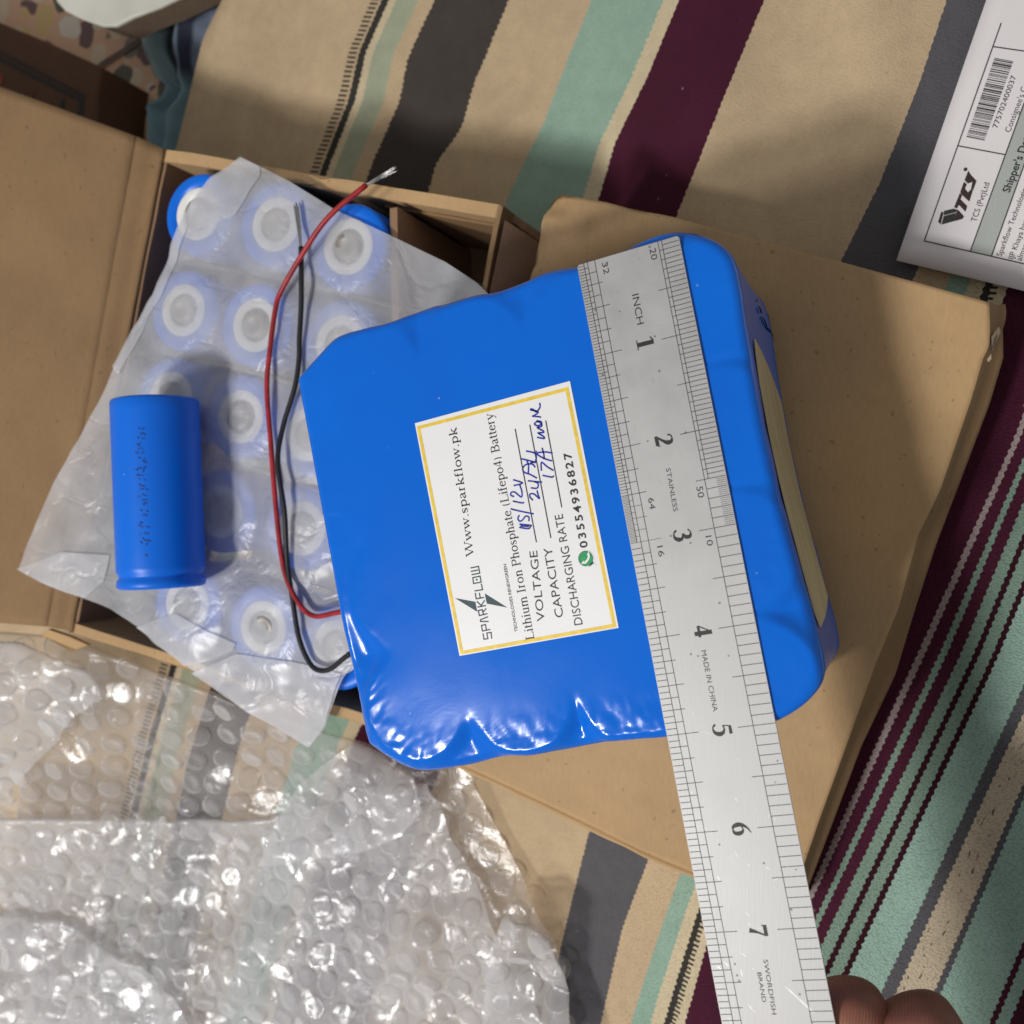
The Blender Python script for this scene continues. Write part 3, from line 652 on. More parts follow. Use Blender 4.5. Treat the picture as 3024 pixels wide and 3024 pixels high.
flapfilm([(399, 1854), (520, 1810), (640, 1880)], [(640, 1880), (700, 1900), (690, 1920)], [(541, 1968), (620, 1950), (690, 1920)], [(399, 1854), (541, 1968)], 1.0)
flapfilm([(560, 1990), (700, 1930), (900, 1960), (1010, 1990)], [(1010, 1990), (950, 2145), (880, 2219)], [(700, 2085), (880, 2219)], [(560, 1990), (700, 2085)], 1.0, 30, 20)
for ln in ([(552, 774), (700, 798), (900, 840), (1100, 888), (1225, 917)], [(598, 1068), (730, 1092), (865, 1131), (960, 1160)],
           [(615, 1359), (760, 1385), (911, 1438), (960, 1455)], [(700, 1677), (800, 1695), (900, 1725), (980, 1750)]):
    q = MB()
    for d in (-3.2, 3.2):
        pts = [on_bag(x, y + d, .25) for x, y in ln]; q.ribbon(smooth_path(pts, 6), .55)
    q.build('heat_seal', M['seam'], bag)
# ---------------------------------------------------------------- the loose cell on the bag
la, lb = at(457, 1178, 92), at(478, 1737, 92)
lb = Vector((lb.x, lb.y, 92)); la = Vector((la.x, la.y, 92)); axd = (lb - la).normalized()
lc = thing('battery_cell', 'loose blue cell lying on its side on top of the milky bag', 'battery cell', (la + lb) / 2 - Vector((0, 0, 16)))
Ln = (lb - la).length
cell_parts(lc, lb - axd * .2, axd, Ln - .5, 15.9, 2.4)
side = axd.cross(Vector((0, 0, 1))).normalized()
q = MB(); ang0 = radians(62)
def on_cyl(s, a, r=16.0):          # s along from the far end, a angle from the viewer's left round to the top
    return la + axd * s + (-side * cos(a) * -1 + Vector((0, 0, 1)) * sin(a)) * r
sgn = 1 if (on_cyl(10, .5) - la).x > 0 else -1
def cyl2(s, a): return la + axd * s + (side * (-1 if side.x > 0 else 1) * -1 * cos(a) + Vector((0, 0, 1)) * sin(a)) * 16.07
rnd = random.Random(3)
s = 13
while s < 55:
    for _ in range(3):
        a0 = radians(64 + rnd.uniform(0, 10)); a1 = a0 + radians(rnd.uniform(-5, 5)); s1 = s + rnd.uniform(-.9, .9)
        A = cyl2(s, a0); B_ = cyl2(s1, a1); q.ribbon([A, B_], .3, up=Vector((.35, 0, .94)))
    s += rnd.choice([1.1, 1.3, 1.6, 2.0, 2.4])
q.disc(cyl2(58, radians(68)), .45, 8, sx=Vector((.94, 0, -.34)))
q.build('blurred_print', M['blueink'], lc)

# ---------------------------------------------------------------- carton the battery stands on
KT = 64.0
ct = thing('closed_carton', 'closed tan cardboard carton with a torn corner lying under the blue battery pack', 'cardboard box', at(2100, 1500, 34))
crest = [(2921, 893), (2924, 960), (2922, 1020), (2903, 1060), (2870, 1175), (2778, 1444), (2712, 1580), (2653, 1797), (2590, 1950), (2500, 2200), (2420, 2420), (2345, 2640), (2322, 2672)]
outer = [(2968, 900), (2973, 935), (2960, 965), (2962, 1055), (2925, 1180), (2830, 1430), (2765, 1600), (2700, 1800), (2640, 2000), (2545, 2200), (2470, 2400), (2385, 2625), (2350, 2715)]
topE = [(1600, 700), (1608, 640), (1636, 588), (1658, 573), (1985, 640), (2465, 768), (2700, 832), (2921, 893)]
botE = [(1300, 2225), (1380, 2266), (1550, 2345), (1723, 2427), (1905, 2518), (2042, 2575), (2322, 2672)]
leftE = [(1600, 700), (1560, 850), (1480, 1200), (1390, 1700), (1300, 2225)]
def zkraft(x, y):
    p = pix(Vector((x, y, KT))); z = KT + .5 * nz(x, y, 40, 31) + .12 * nz(x, y, 7, 32)
    k = max(0, 1 - ((p[0] - 1700) / 260) ** 2) * max(0, 1 - ((p[1] - 660) / 190) ** 2)
    z += 2.0 * k * sin((p[0] * .42 + p[1]) / 26.0 + 2 * nz(x, y, 12, 33))
    return z
rows = drape(coons(PB(topE, KT), PB(crest, KT), PB(botE, KT), PB(leftE, KT), 110, 150), zkraft)
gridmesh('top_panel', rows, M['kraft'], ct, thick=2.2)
# right side: the panel rolls over the crest and drops to the cloth
T = resample(PB(crest, KT), 90); O = resample(PB(outer, 52), 90); rws = []
for i in range(90):
    a = Vector((T[i].x, T[i].y, zkraft(T[i].x, T[i].y))); o_ = Vector((O[i].x, O[i].y, 53 + .8 * nz(O[i].x, O[i].y, 15, 8)))
    d = Vector((o_.x - a.x, o_.y - a.y, 0)); r_ = []
    for t, zz in ((0, 0), (.12, -.12), (.35, -.55), (.6, -.9), (.82, -1)):
        r_.append(a + d * t + Vector((0, 0, (a.z - o_.z) * (zz if zz > -1 else -1) * .9)))
    r_.append(o_); r_.append(o_ + d.normalized() * .6 + Vector((0, 0, -10))); r_.append(o_ + d.normalized() * .2 + Vector((0, 0, -24)))
    rws.append(r_)
gridmesh('side_panel', rws, M['kraft_shaded'], ct)
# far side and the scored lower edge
q = MB(); pl = resample(PB(topE, KT), 60); q.add([p - Vector((0, 0, .5)) for p in pl] + [Vector((p.x, p.y - .4, 26)) for p in pl], [(i, i + 1, 61 + i, 60 + i) for i in range(59)]); q.build('side_panel', M['kraft_shaded'], ct)
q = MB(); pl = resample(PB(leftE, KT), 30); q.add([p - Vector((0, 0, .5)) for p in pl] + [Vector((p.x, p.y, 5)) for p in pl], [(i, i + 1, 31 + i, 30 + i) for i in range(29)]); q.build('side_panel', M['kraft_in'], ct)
B1 = resample(PB(botE, KT), 60); rws = []
for i, p in enumerate(B1):
    n = Vector((-.38, -.92, 0)); wv = nz(p.x, p.y, 10, 3)
    rws.append([p + Vector((0, 0, -2.0)) - n * 1.5, p + n * (.3) + Vector((0, 0, -2.2)), p + n * (1.0 + .4 * wv) + Vector((0, 0, -.9 - .4 * wv)), p + n * (2.2 + .4 * wv) + Vector((0, 0, -1.2)), p + n * (3.0 + .5 * wv) + Vector((0, 0, -3.5)), p + n * 2.4 + Vector((0, 0, -12)), p + n * 1.5 + Vector((0, 0, -40))])
gridmesh('folded_edge', rws, M['kraft'], ct)
# torn corner
torn = [(2925, 1000), (2936, 985), (2948, 968), (2952, 985), (2944, 1005), (2935, 1020), (2928, 1042)]
q = MB(); q.add([at(x, y, 61 - 4 * max(0, (x - 2925) / 30)) + Vector((0, 0, 3.0)) for x, y in torn], [tuple(range(len(torn)))[::-1]]); q.build('torn_edge', M['kraft_torn'], ct)
q = MB(); q.ribbon([at(2944, 978, 61.5), at(2936, 1000, 62.8), at(2929, 1022, 63.6), at(2928, 1034, 64)], [.2, 1.1, .9, .2]); q.build('tear', M['vent'], ct)
q = MB(); q.add([at(x, y, 64.9) for x, y in [(2914, 1062), (2927, 1045), (2928, 1060), (2919, 1070)]], [(0, 1, 2, 3)]); q.build('torn_edge', M['kraft_torn'], ct)

# ---------------------------------------------------------------- battery pack
BT = ZR - 0.9; BB = KT + 2.7
pack = thing('battery_pack', 'big square battery pack in shiny blue shrink film with a white label, under the ruler', 'battery pack', at(1650, 1500, BB))
cont = [(872, 1118), (885, 1100), (930, 1050), (975, 1003), (1010, 984), (1075, 966), (1140, 950), (1200, 926), (1262, 902), (1310, 894), (1350, 882), (1400, 868), (1440, 862), (1480, 850), (1540, 826), (1600, 800), (1650, 789), (1700, 783), (1760, 772),
        (1830, 738), (1880, 710), (1930, 690), (1975, 680), (2020, 680), (2070, 690), (2115, 712), (2150, 745), (2168, 785), (2182, 850), (2197, 950), (2214, 1057), (2248, 1250), (2294, 1460), (2342, 1640), (2386, 1800), (2414, 1900), (2428, 1975),
        (2422, 2020), (2395, 2060), (2350, 2100), (2290, 2133), (2230, 2146), (2150, 2152), (2060, 2166), (1960, 2180), (1880, 2186), (1800, 2194), (1720, 2208), (1640, 2222), (1560, 2236), (1480, 2240), (1380, 2263), (1300, 2277), (1230, 2283), (1190, 2274),
        (1150, 2254), (1110, 2230), (1080, 2210), (1066, 2188), (1045, 2080), (1000, 1830), (950, 1550), (905, 1300)]
C0 = smooth_path([at(x, y, BT) for x, y in cont + cont[:1]], 4)[:-1]
NB = 640; C0 = resample(C0, NB, True)
cen = sum(C0, Vector()) / NB
rowv = at(1871, 2038, BT) - at(1530, 2066, BT); rowv = rowv.normalized() * 32.7; colv = Vector((-rowv.y, rowv.x, 0)); c00 = at(1530, 2066, BT) - rowv
PCELL = [(c00 + rowv * i + colv * j) for i in range(4) for j in range(4)]
def ztop(p, d):
    e = min((Vector((p.x - c.x, p.y - c.y)).length for c in PCELL)) - 14.5
    e = max(0, e); edge = 1 - sstep(6, 15, d)
    isleft = 1 - sstep(-150, -140, p.x + .17 * (p.y + 0) * .0)
    drop = edge * (3.6 if p.y < cen.y else 1.7) * (.45 * (1 - math.exp(-(e / 2.4) ** 2)) + .55 * (1 - math.exp(-(e / 7.0) ** 1.5)))
    if p.x < cen.x and d < 14:                       # the sealed left end stays flat to its edge
        k = sstep(-138, -150, p.x - .18 * (p.y - 0)); drop *= (1 - .9 * k)
    drop += 1.6 * max(0, 1 - d / 2.2) ** 2
    return drop + .12 * nz(p.x, p.y, 14, 41) + (.22 if p.y < cen.y - 45 and p.x < -45 else .10) * edge * nz(p.x, p.y, 4.0, 42) + (.14 if p.y < cen.y - 45 and p.x < -45 else .03) * edge * nz(p.x, p.y, 1.6, 43)
Cx = [(p.x, p.y) for p in C0]
def dist(p):
    m = 1e9
    for i in range(0, NB):
        a = Cx[i]; dd = (p.x - a[0]) ** 2 + (p.y - a[1]) ** 2
        if dd < m: m = dd
    return sqrt(m)
ks = [0, .006, .014, .025, .035, .045, .055, .065, .078, .09, .105, .12, .135, .15, .17, .19, .21, .235, .255, .28, .31, .36, .43, .52, .65, .8, .93]
vs = []; fs = []
for k in ks:
    for p in C0:
        q_ = p + (cen - p) * k; d = dist(q_) if k > 0 else 0
        vs.append(Vector((q_.x, q_.y, BT - ztop(q_, d))))
for j in range(len(ks) - 1):
    for i in range(NB): fs.append((j * NB + i, j * NB + (i + 1) % NB, (j + 1) * NB + (i + 1) % NB, (j + 1) * NB + i))
vs.append(Vector((cen.x, cen.y, BT))); ci = len(vs) - 1; jl = (len(ks) - 1) * NB
fs += [(jl + i, jl + (i + 1) % NB, ci) for i in range(NB)]
b0 = len(vs); lv_ = [(.35, 3.0), (.2, 8), (0, 16), (0, 35), (.1, 55), (.3, 60), (.6, BT - BB - 8)]
for off, dn in lv_:
    for i, p in enumerate(C0):
        n = (p - cen); n.z = 0; n.normalize(); ze = BT - ztop(p, 0)
        q_ = p + n * (off + .3 * nz(p.x + dn, p.y, 9, 51)); z_ = min(ze - .6, BT - dn - 2) if dn < 10 else BT - dn - 3
        vs.append(Vector((q_.x, q_.y, min(z_, ze - .4 * (1 + dn / 8)))))
for i, p in enumerate(C0): vs.append(Vector((p.x + (cen.x - p.x) * .06, p.y + (cen.y - p.y) * .06, BB)))
for j in range(len(lv_) + 1):
    A = 0 if j == 0 else b0 + (j - 1) * NB; B_ = b0 + j * NB
    for i in range(NB): fs.append((A + (i + 1) % NB, A + i, B_ + i, B_ + (i + 1) % NB))
B_ = b0 + len(lv_) * NB; fs.append(tuple(B_ + i for i in range(NB))[::-1])
mesh('shrink_film', vs, [f[::-1] for f in fs], M['film'], pack, True)
# olive board showing through the opening on the right side
side_i = [i for i, p in enumerate(C0) if 960 < pix(p)[1] < 1870 and pix(p)[0] > 2200]
side_i.sort(key=lambda i: -C0[i].y); rws = []
for k, i in enumerate(side_i):
    p = C0[i]; n = (p - cen); n.z = 0; n.normalize(); u = k / (len(side_i) - 1)
    env = min(1, (u / .16)) ** .6 * min(1, (1 - u) / .06) ** .5
    zt_ = BT - 8.5 - 6 * (1 - env); zb_ = zt_ - 54 * max(.02, env)
    rws.append([p + n * (.5 + .12 * sin(pi * f)) + Vector((0, 0, zt_ + (zb_ - zt_) * f - p.z)) for f in (0, .25, .5, .75, 1)])
gridmesh('insulating_board', rws, M['fish'], pack)
rws2 = MB()
for (x0, y0, x1, y1) in ((2219, 862, 2232, 896), (2238, 908, 2244, 930), (2249, 938, 2262, 968), (2254, 895, 2262, 935), (2270, 925, 2280, 985), (2262, 968, 2278, 990), (2278, 990, 2292, 1012)):
    def onwall(x, y):
        best = None
        for z in range(int(BB) + 2, int(BT) - 2):
            a = at(x, y, z)
            for i in range(NB // 5, NB * 3 // 4):
                pp = C0[i % NB]; dd = (a.x - pp.x) ** 2 + (a.y - pp.y) ** 2
                if best is None or dd < best[0]: best = (dd, pp, z)
        n = (best[1] - cen); n.z = 0; n.normalize(); return Vector((best[1].x, best[1].y, best[2])) + n * .5, n
    A, n1 = onwall(x0, y0); B2, n2 = onwall(x1, y1); rws2.ribbon([A, A.lerp(B2, .5) + Vector((0, .4, .6)), B2], .9, up=n1)
rws2.build('marker_writing', M['ink'], pack)

# ---- stroke lettering --------------------------------------------------
def arc(cx, cy, rx, ry, a0, a1, thick, thin, n=14):
    pts = []; ws = []
    for i in range(n + 1):
        a = radians(a0 + (a1 - a0) * i / n); pts.append((cx + rx * cos(a), cy + ry * sin(a))); ws.append(thin + (thick - thin) * abs(cos(a)))
    return pts, ws
TK, TN = .085, .034
def G(ch):
    S = lambda x, a, b: ([(x, a), (x, b)], [TK, TK]); H = lambda x0, x1, y: ([(x0, y), (x1, y)], [TN, TN]); D = lambda x0, y0, x1, y1, w_=TK: ([(x0, y0), (x1, y1)], [w_, w_])
    xh, cap, de = .45, .66, -.21
    A = lambda *a, **k: arc(*a, TK, TN)
    g = {
     'l': (.26, [S(.13, 0, .68), H(.04, .22, .015), D(.05, .65, .13, .67, TN)]), 'i': (.26, [S(.13, 0, xh), H(.04, .22, .015), D(.05, .43, .13, .45, TN), D(.13, .58, .13, .65)]),
     't': (.29, [S(.12, .07, .58), H(.03, .25, xh - .02), A(.19, .08, .07, .07, 180, 320)]), 'h': (.5, [S(.12, 0, .68), H(.03, .21, .015), D(.04, .65, .12, .67, TN), A(.25, .3, .13, .14, 180, 0), S(.38, 0, .3), H(.29, .47, .015)]),
     'n': (.5, [S(.12, 0, xh), H(.03, .21, .015), D(.04, .42, .12, .44, TN), A(.25, .3, .13, .14, 180, 0), S(.38, 0, .3), H(.29, .47, .015)]),
     'm': (.76, [S(.12, 0, xh), H(.03, .21, .015), D(.04, .42, .12, .44, TN), A(.25, .3, .13, .14, 180, 0), S(.38, 0, .3), H(.30, .46, .015), A(.51, .3, .13, .14, 180, 0), S(.64, 0, .3), H(.55, .73, .015)]),
     'u': (.5, [S(.12, .14, xh), D(.03, xh - .02, .12, xh - .01, TN), A(.25, .14, .13, .13, 180, 360), S(.38, 0, xh), D(.29, xh - .02, .38, xh - .01, TN), H(.38, .47, .015)]),
     'r': (.36, [S(.12, 0, xh), H(.03, .21, .015), D(.04, .42, .12, .44, TN), A(.22, .33, .1, .1, 180, 60)]), 'o': (.5, [A(.25, .225, .18, .21, 0, 360)]),
     'p': (.5, [S(.12, de, xh), H(.03, .21, de + .01), D(.04, .42, .12, .44, TN), A(.26, .225, .17, .205, 150, -150)]),
     's': (.38, [([(.31, .33), (.29, .40), (.19, .44), (.08, .38), (.09, .28), (.27, .18), (.31, .10), (.22, .01), (.10, .02), (.06, .12)], [TN, TN, TN, TK * .7, TK, TK, TK * .8, TN, TN, TN])]),
     'a': (.45, [([(.07, .35), (.12, .42), (.22, .44), (.30, .36), (.30, .08), (.36, .02), (.42, .05)], [TK * .8, TN, TN, TK, TK, TK * .7, TN]), ([(.30, .26), (.12, .20), (.06, .10), (.13, .01), (.22, .03), (.30, .10)], [TN, TN, TK, TK * .8, TN, TN])]),
     'e': (.45, [A(.23, .225, .17, .21, 12, 320), H(.08, .39, .26)]), 'f': (.32, [S(.13, 0, .55), H(.04, .24, .015), H(.03, .26, xh - .02), A(.21, .56, .08, .1, 180, 40)]),
     'k': (.5, [S(.12, 0, .68), H(.03, .21, .015), D(.04, .65, .12, .67, TN), D(.14, .18, .38, .43, TN), H(.28, .46, xh - .015), D(.2, .24, .42, .01), H(.32, .5, .015)]),
     'w': (.7, [D(.07, .44, .2, .02), D(.2, .02, .34, .42, TN), D(.34, .44, .48, .02), D(.48, .02, .62, .44, TN), H(0, .16, xh - .015), H(.26, .42, xh - .015), H(.55, .7, xh - .015)]),
     'W': (.94, [D(.08, .65, .27, .02), D(.27, .02, .47, .62, TN), D(.47, .65, .66, .02), D(.66, .02, .86, .65, TN), H(0, .18, cap - .015), H(.37, .56, cap - .015), H(.77, .95, cap - .015)]),
     'y': (.5, [D(.08, .44, .25, .02), D(.42, .44, .22, -.08, TN), ([(.22, -.08), (.15, -.19), (.06, -.18)], [TN, TN, TK * .8]), H(.01, .17, xh - .015), H(.34, .49, xh - .015)]),
     '.': (.22, [D(.11, -.01, .11, .07, .09)]), ' ': (.26, []), '(': (.32, [arc(.34, .24, .2, .46, 140, 220, TK * .8, TN)]), ')': (.32, [arc(-.02, .24, .2, .46, 40, -40, TK * .8, TN)]),
     '4': (.5, [S(.33, 0, .66), D(.33, .65, .04, .18, TN), H(.04, .46, .17)]), 'L': (.6, [S(.15, 0, cap), H(.04, .26, cap - .015), H(.04, .55, .015), D(.55, 0, .57, .17, TN)]),
     'I': (.34, [S(.17, 0, cap), H(.06, .28, cap - .015), H(.06, .28, .015)]), 'P': (.56, [S(.15, 0, cap), H(.04, .26, .015), H(.04, .3, cap - .015), A(.3, .49, .2, .155, 90, -90), H(.15, .3, .335)]),
     'B': (.62, [S(.15, 0, cap), H(.04, .32, .015), H(.04, .3, cap - .015), A(.3, .5, .18, .145, 90, -90), H(.15, .3, .355), A(.32, .18, .21, .17, 90, -90)])}
    return g[ch]
DIG = {
 '1': [([(.02, .55), (.12, .60), (.22, .66)], [.03, .05, .05]), ([(.26, .66), (.26, .03)], [.15, .15]), ([(.06, .018), (.46, .018)], [.036, .036])],
 '2': [([(.08, .50), (.10, .60), (.22, .655), (.36, .60), (.38, .46), (.28, .30), (.06, .06)], [.06, .05, .04, .13, .15, .09, .05]), ([(.05, .06), (.30, .07), (.43, .07)], [.11, .13, .12]), ([(.42, .02), (.47, .17)], [.03, .03])],
 '3': [([(.07, .56), (.20, .65), (.35, .60), (.36, .45), (.20, .35)], [.05, .04, .12, .13, .04]), ([(.20, .35), (.38, .31), (.42, .18), (.34, .04), (.18, .01), (.07, .08), (.08, .13)], [.04, .09, .15, .11, .04, .07, .09])],
 '4': [([(.33, .66), (.33, 0)], [.14, .14]), ([(.33, .65), (.04, .19)], [.04, .04]), ([(.03, .18), (.48, .18)], [.09, .09])],
 '5': [([(.12, .64), (.44, .64)], [.09, .11]), ([(.13, .65), (.09, .38)], [.035, .035]), ([(.09, .38), (.22, .42), (.36, .36), (.41, .22), (.34, .06), (.18, .0), (.06, .06), (.06, .12)], [.04, .05, .11, .15, .11, .04, .06, .09])],
 '6': [([(.42, .66), (.24, .56), (.11, .40), (.08, .22), (.14, .06), (.25, .01)], [.03, .06, .11, .15, .11, .04]), ([(.25, .01), (.38, .06), (.42, .20), (.37, .34), (.25, .39), (.14, .33)], [.04, .11, .14, .11, .04, .04])],
 '7': [([(.05, .60), (.45, .60)], [.12, .12]), ([(.05, .66), (.04, .48)], [.03, .03]), ([(.44, .60), (.30, .32), (.20, .02)], [.04, .07, .16])]}
def frame(p0, p1, left_up=True):
    """baseline start, end -> ex, ey (ey to the left of ex when seen from above)"""
    ex = (p1 - p0); ln = ex.length; ex.normalize(); ey = Vector((-ex.y, ex.x, 0)); return ex, ey, ln
def stroke_text(txt, p0, p1, cap, q):
    ex, ey, ln = frame(p0, p1); adv = sum(G(c)[0] for c in txt); sx = ln / adv; sy = cap / .66; x = 0
    for c in txt:
        a, st = G(c)
        for k, (pts, ws) in enumerate(st):
            q.ribbon([p0 + ex * ((x + u) * sx) + ey * (v * sy) + Vector((0, 0, .004 * (k % 3))) for u, v in pts], [w_ * (sx + sy) * .5 * 1.12 for w_ in ws])
        x += a
def font_text(txt, p0, p1, cap, q, bold=0, shear=0, sp=1.0):
    """built-in sans; p1 may be None for natural width"""
    cu = bpy.data.curves.new('t', 'FONT'); cu.body = txt; cu.size = 1; cu.resolution_u = 3; cu.shear = shear; cu.offset = bold; cu.space_character = sp
    o = bpy.data.objects.new('t', cu); COL.objects.link(o); dg = bpy.context.evaluated_depsgraph_get(); me = bpy.data.meshes.new_from_object(o.evaluated_get(dg))
    xs = [v.co.x for v in me.vertices]
    ex, ey, ln = frame(p0, p1[0] if isinstance(p1, tuple) else p1)
    x0, x1 = min(xs), max(xs); sy = cap / .73; sx = sy * .98 if isinstance(p1, tuple) else ln / (x1 - x0)
    q.add([p0 + ex * ((v.co.x - x0) * sx) + ey * (v.co.y * sy) for v in me.vertices], [tuple(p.vertices) for p in me.polygons])
    bpy.data.objects.remove(o); bpy.data.meshes.remove(me); bpy.data.curves.remove(cu)
# ---- label -------------------------------------------------------------
ZL = BT + .18
def lp(x, y, dz=0): return at(x, y, ZL + dz)
lab = mesh('label', [lp(1357, 1937), lp(1225, 1250), lp(1683, 1125), lp(1827, 1854)], [(0, 3, 2, 1)], M['sticker'], pack)
lab['label'] = 'white sticker with a yellow border, printed battery data and blue handwriting'
q = MB(); qd = [(1357, 1937), (1225, 1250), (1683, 1125), (1827, 1854)]
def bil(u, v):          # u: along reading direction 0..1, v: 0 at the top edge
    a = Vector(qd[0]).lerp(Vector(qd[1]), u); c_ = Vector(qd[3]).lerp(Vector(qd[2]), u); r_ = a.lerp(c_, v); return r_.x, r_.y
q.ribbon([lp(*bil(u, v), .05) for u, v in ((.012, .018), (.978, .018), (.972, .972), (.012, .976))], .95, closed=True)
q.build('yellow_border', M['yellow'], lab)
Z = lambda x, y: lp(1200 + x * .44, 1100 + y * .44, .06)
q = MB(); stroke_text('Www.sparkflow.pk', Z(454, 1232), Z(334, 365), 5.2 * .44 * .95 * 1.12 * 10 * .095 * 1.05, q)
stroke_text('Lithium Iron Phosphate (Lifepo4) Battery', Z(860, 1792), Z(578, 268), 62 * .44 * .092, q)
q.build('serif_print', M['ink'], lab)
q = MB(); c_ = .44 * .092
font_text('VOLTAGE', Z(930, 1668), Z(877, 1195), 60 * c_, q); font_text('CAPACITY', Z(1055, 1640), Z(974, 1172), 62 * c_, q)
font_text('DISCHARGING RATE', Z(1184, 1690), Z(1048, 948), 62 * c_, q); font_text('TECHNOLOGIES RENEWGREEN', Z(748, 1738), Z(670, 1285), 23 * c_, q, .012, 0, 1.0)
font_text('03554936827', Z(1218, 1172), Z(1103, 533), 55 * c_, q, .022, 0, 1.28)
q.build('plain_print', M['ink'], lab)
q = MB()
for a, b_ in (((873, 1140), (730, 378)), ((970, 1112), (828, 350)), ((1043, 905), (935, 322))): q.ribbon([Z(*a), Z(*b_)], 8.0 * c_)
q.build('ruled_line', M['ink'], lab)
Y = lambda x, y: lp(1330 + x * .15008, 1640 + y * .15008, .06)
q = MB(); wv = 25 * .15008 * .092
for st in ([(640, 1535), (660, 1652), (737, 1640), (716, 1530), (800, 1518), (812, 1642)], [(785, 1458), (630, 1490), (610, 1380), (690, 1362), (708, 1472)], [(752, 1302), (592, 1302), (592, 1268), (740, 1208)],
           [(728, 1148), (570, 1186), (548, 1088), (628, 1070), (650, 1168)], [(640, 1120), (705, 1045)], [(700, 988), (532, 1020)], [(618, 1000), (518, 905)], [(610, 985), (676, 880)], [(664, 830), (508, 856), (488, 738)], [(588, 842), (568, 738)],
           [(474, 702), (632, 676), (608, 558)], [(395, 250), (552, 218), (577, 352), (416, 382)], [(403, 318), (545, 290)]):
    q.ribbon([Y(*p) for p in st], wv)
q.ribbon([Y(*p) for p in ((440, 440), (582, 410), (606, 528), (455, 555))], wv, closed=True); q.disc(Y(517, 480), .28, 10)
q.build('logo_lettering', M['inkgreen'], lab)
q = MB(); q.add([Y(92, 842), Y(490, 915), Y(528, 1112)], [(0, 2, 1)]); q.add([Y(675, 750), Y(715, 950), Y(1120, 1028)], [(0, 1, 2)]); q.build('lightning_logo', M['inkgreen'], lab)
H_ = lambda x, y: lp(1490 + x * .2174, 1170 + y * .2174, .09)
q = MB(); hw = 21 * .2174 * .092
for st in ([(198, 1782), (320, 1800), (352, 1770), (350, 1755), (200, 1738)], [(215, 1762), (330, 1772)], [(200, 1615), (180, 1660), (205, 1700), (245, 1680), (285, 1630), (330, 1645), (328, 1698)], [(80, 1530), (200, 1560), (395, 1600)],
           [(110, 1425), (235, 1450), (265, 1440)], [(130, 1365), (85, 1345), (90, 1308), (140, 1305), (225, 1370), (235, 1300), (205, 1205)], [(122, 1215), (242, 1180), (115, 1135)],
           [(385, 1415), (345, 1370), (345, 1330), (400, 1330), (470, 1390), (455, 1340), (440, 1280)], [(355, 1245), (440, 1250), (455, 1190), (400, 1160), (315, 1150)], [(400, 1160), (510, 1168)],
           [(440, 1115), (350, 1065), (260, 1030), (250, 970), (300, 925), (380, 925), (415, 970)], [(320, 1050), (325, 940), (300, 880)], [(225, 850), (350, 880), (425, 905)], [(350, 905), (420, 880), (415, 780), (290, 745)], [(415, 780), (435, 745)],
           [(515, 1075), (640, 1100), (668, 1080)], [(500, 1015), (500, 900), (580, 960), (665, 1010)], [(645, 880), (545, 850), (455, 800), (450, 770), (560, 758), (652, 775)], [(540, 860), (530, 780), (508, 700)],
           [(440, 558), (535, 575), (525, 545), (455, 500), (525, 495), (520, 470), (445, 428), (500, 412), (498, 375), (450, 345), (405, 375), (445, 402), (500, 380), (490, 345), (430, 335)],
           [(495, 290), (470, 280), (385, 272), (400, 262), (455, 225), (430, 200), (360, 190), (355, 175), (385, 180), (430, 215), (470, 170), (482, 130), (475, 90)]):
    q.ribbon(smooth_path([H_(*p) for p in st], 4), hw)
q.build('handwriting', M['pen'], lab)
W_ = lambda x, y, dz=.06: lp(1680 + x * .08283, 1540 + y * .08283, dz)
u_ = .08283 * .0945
wc = W_(600, 1320)
q = MB(); q.disc(wc, 305 * u_, 30); q.add([W_(880, 1420), W_(700, 1610), W_(985, 1580)], [(0, 1, 2)]); qq = q.build('badge_rim', M['sticker'], lab)
q = MB(); q.disc(wc + Vector((0, 0, .02)), 268 * u_, 30); q.add([W_(850, 1430, .08), W_(760, 1520, .08), W_(890, 1530, .08)], [(0, 1, 2)]); q.build('badge_edge', M['wadark'], lab)
q = MB(); q.disc(wc + Vector((0, 0, .04)), 248 * u_, 30); q.build('green_badge', M['wagreen'], lab)
q = MB(); q.ribbon([W_(*p, .13) for p in ((655, 1200), (690, 1140), (712, 1230), (695, 1320), (650, 1400), (580, 1460), (500, 1470), (540, 1420))], [t * u_ for t in (40, 90, 70, 72, 72, 90, 90, 60)]); q.build('handset_symbol', M['sticker'], lab)

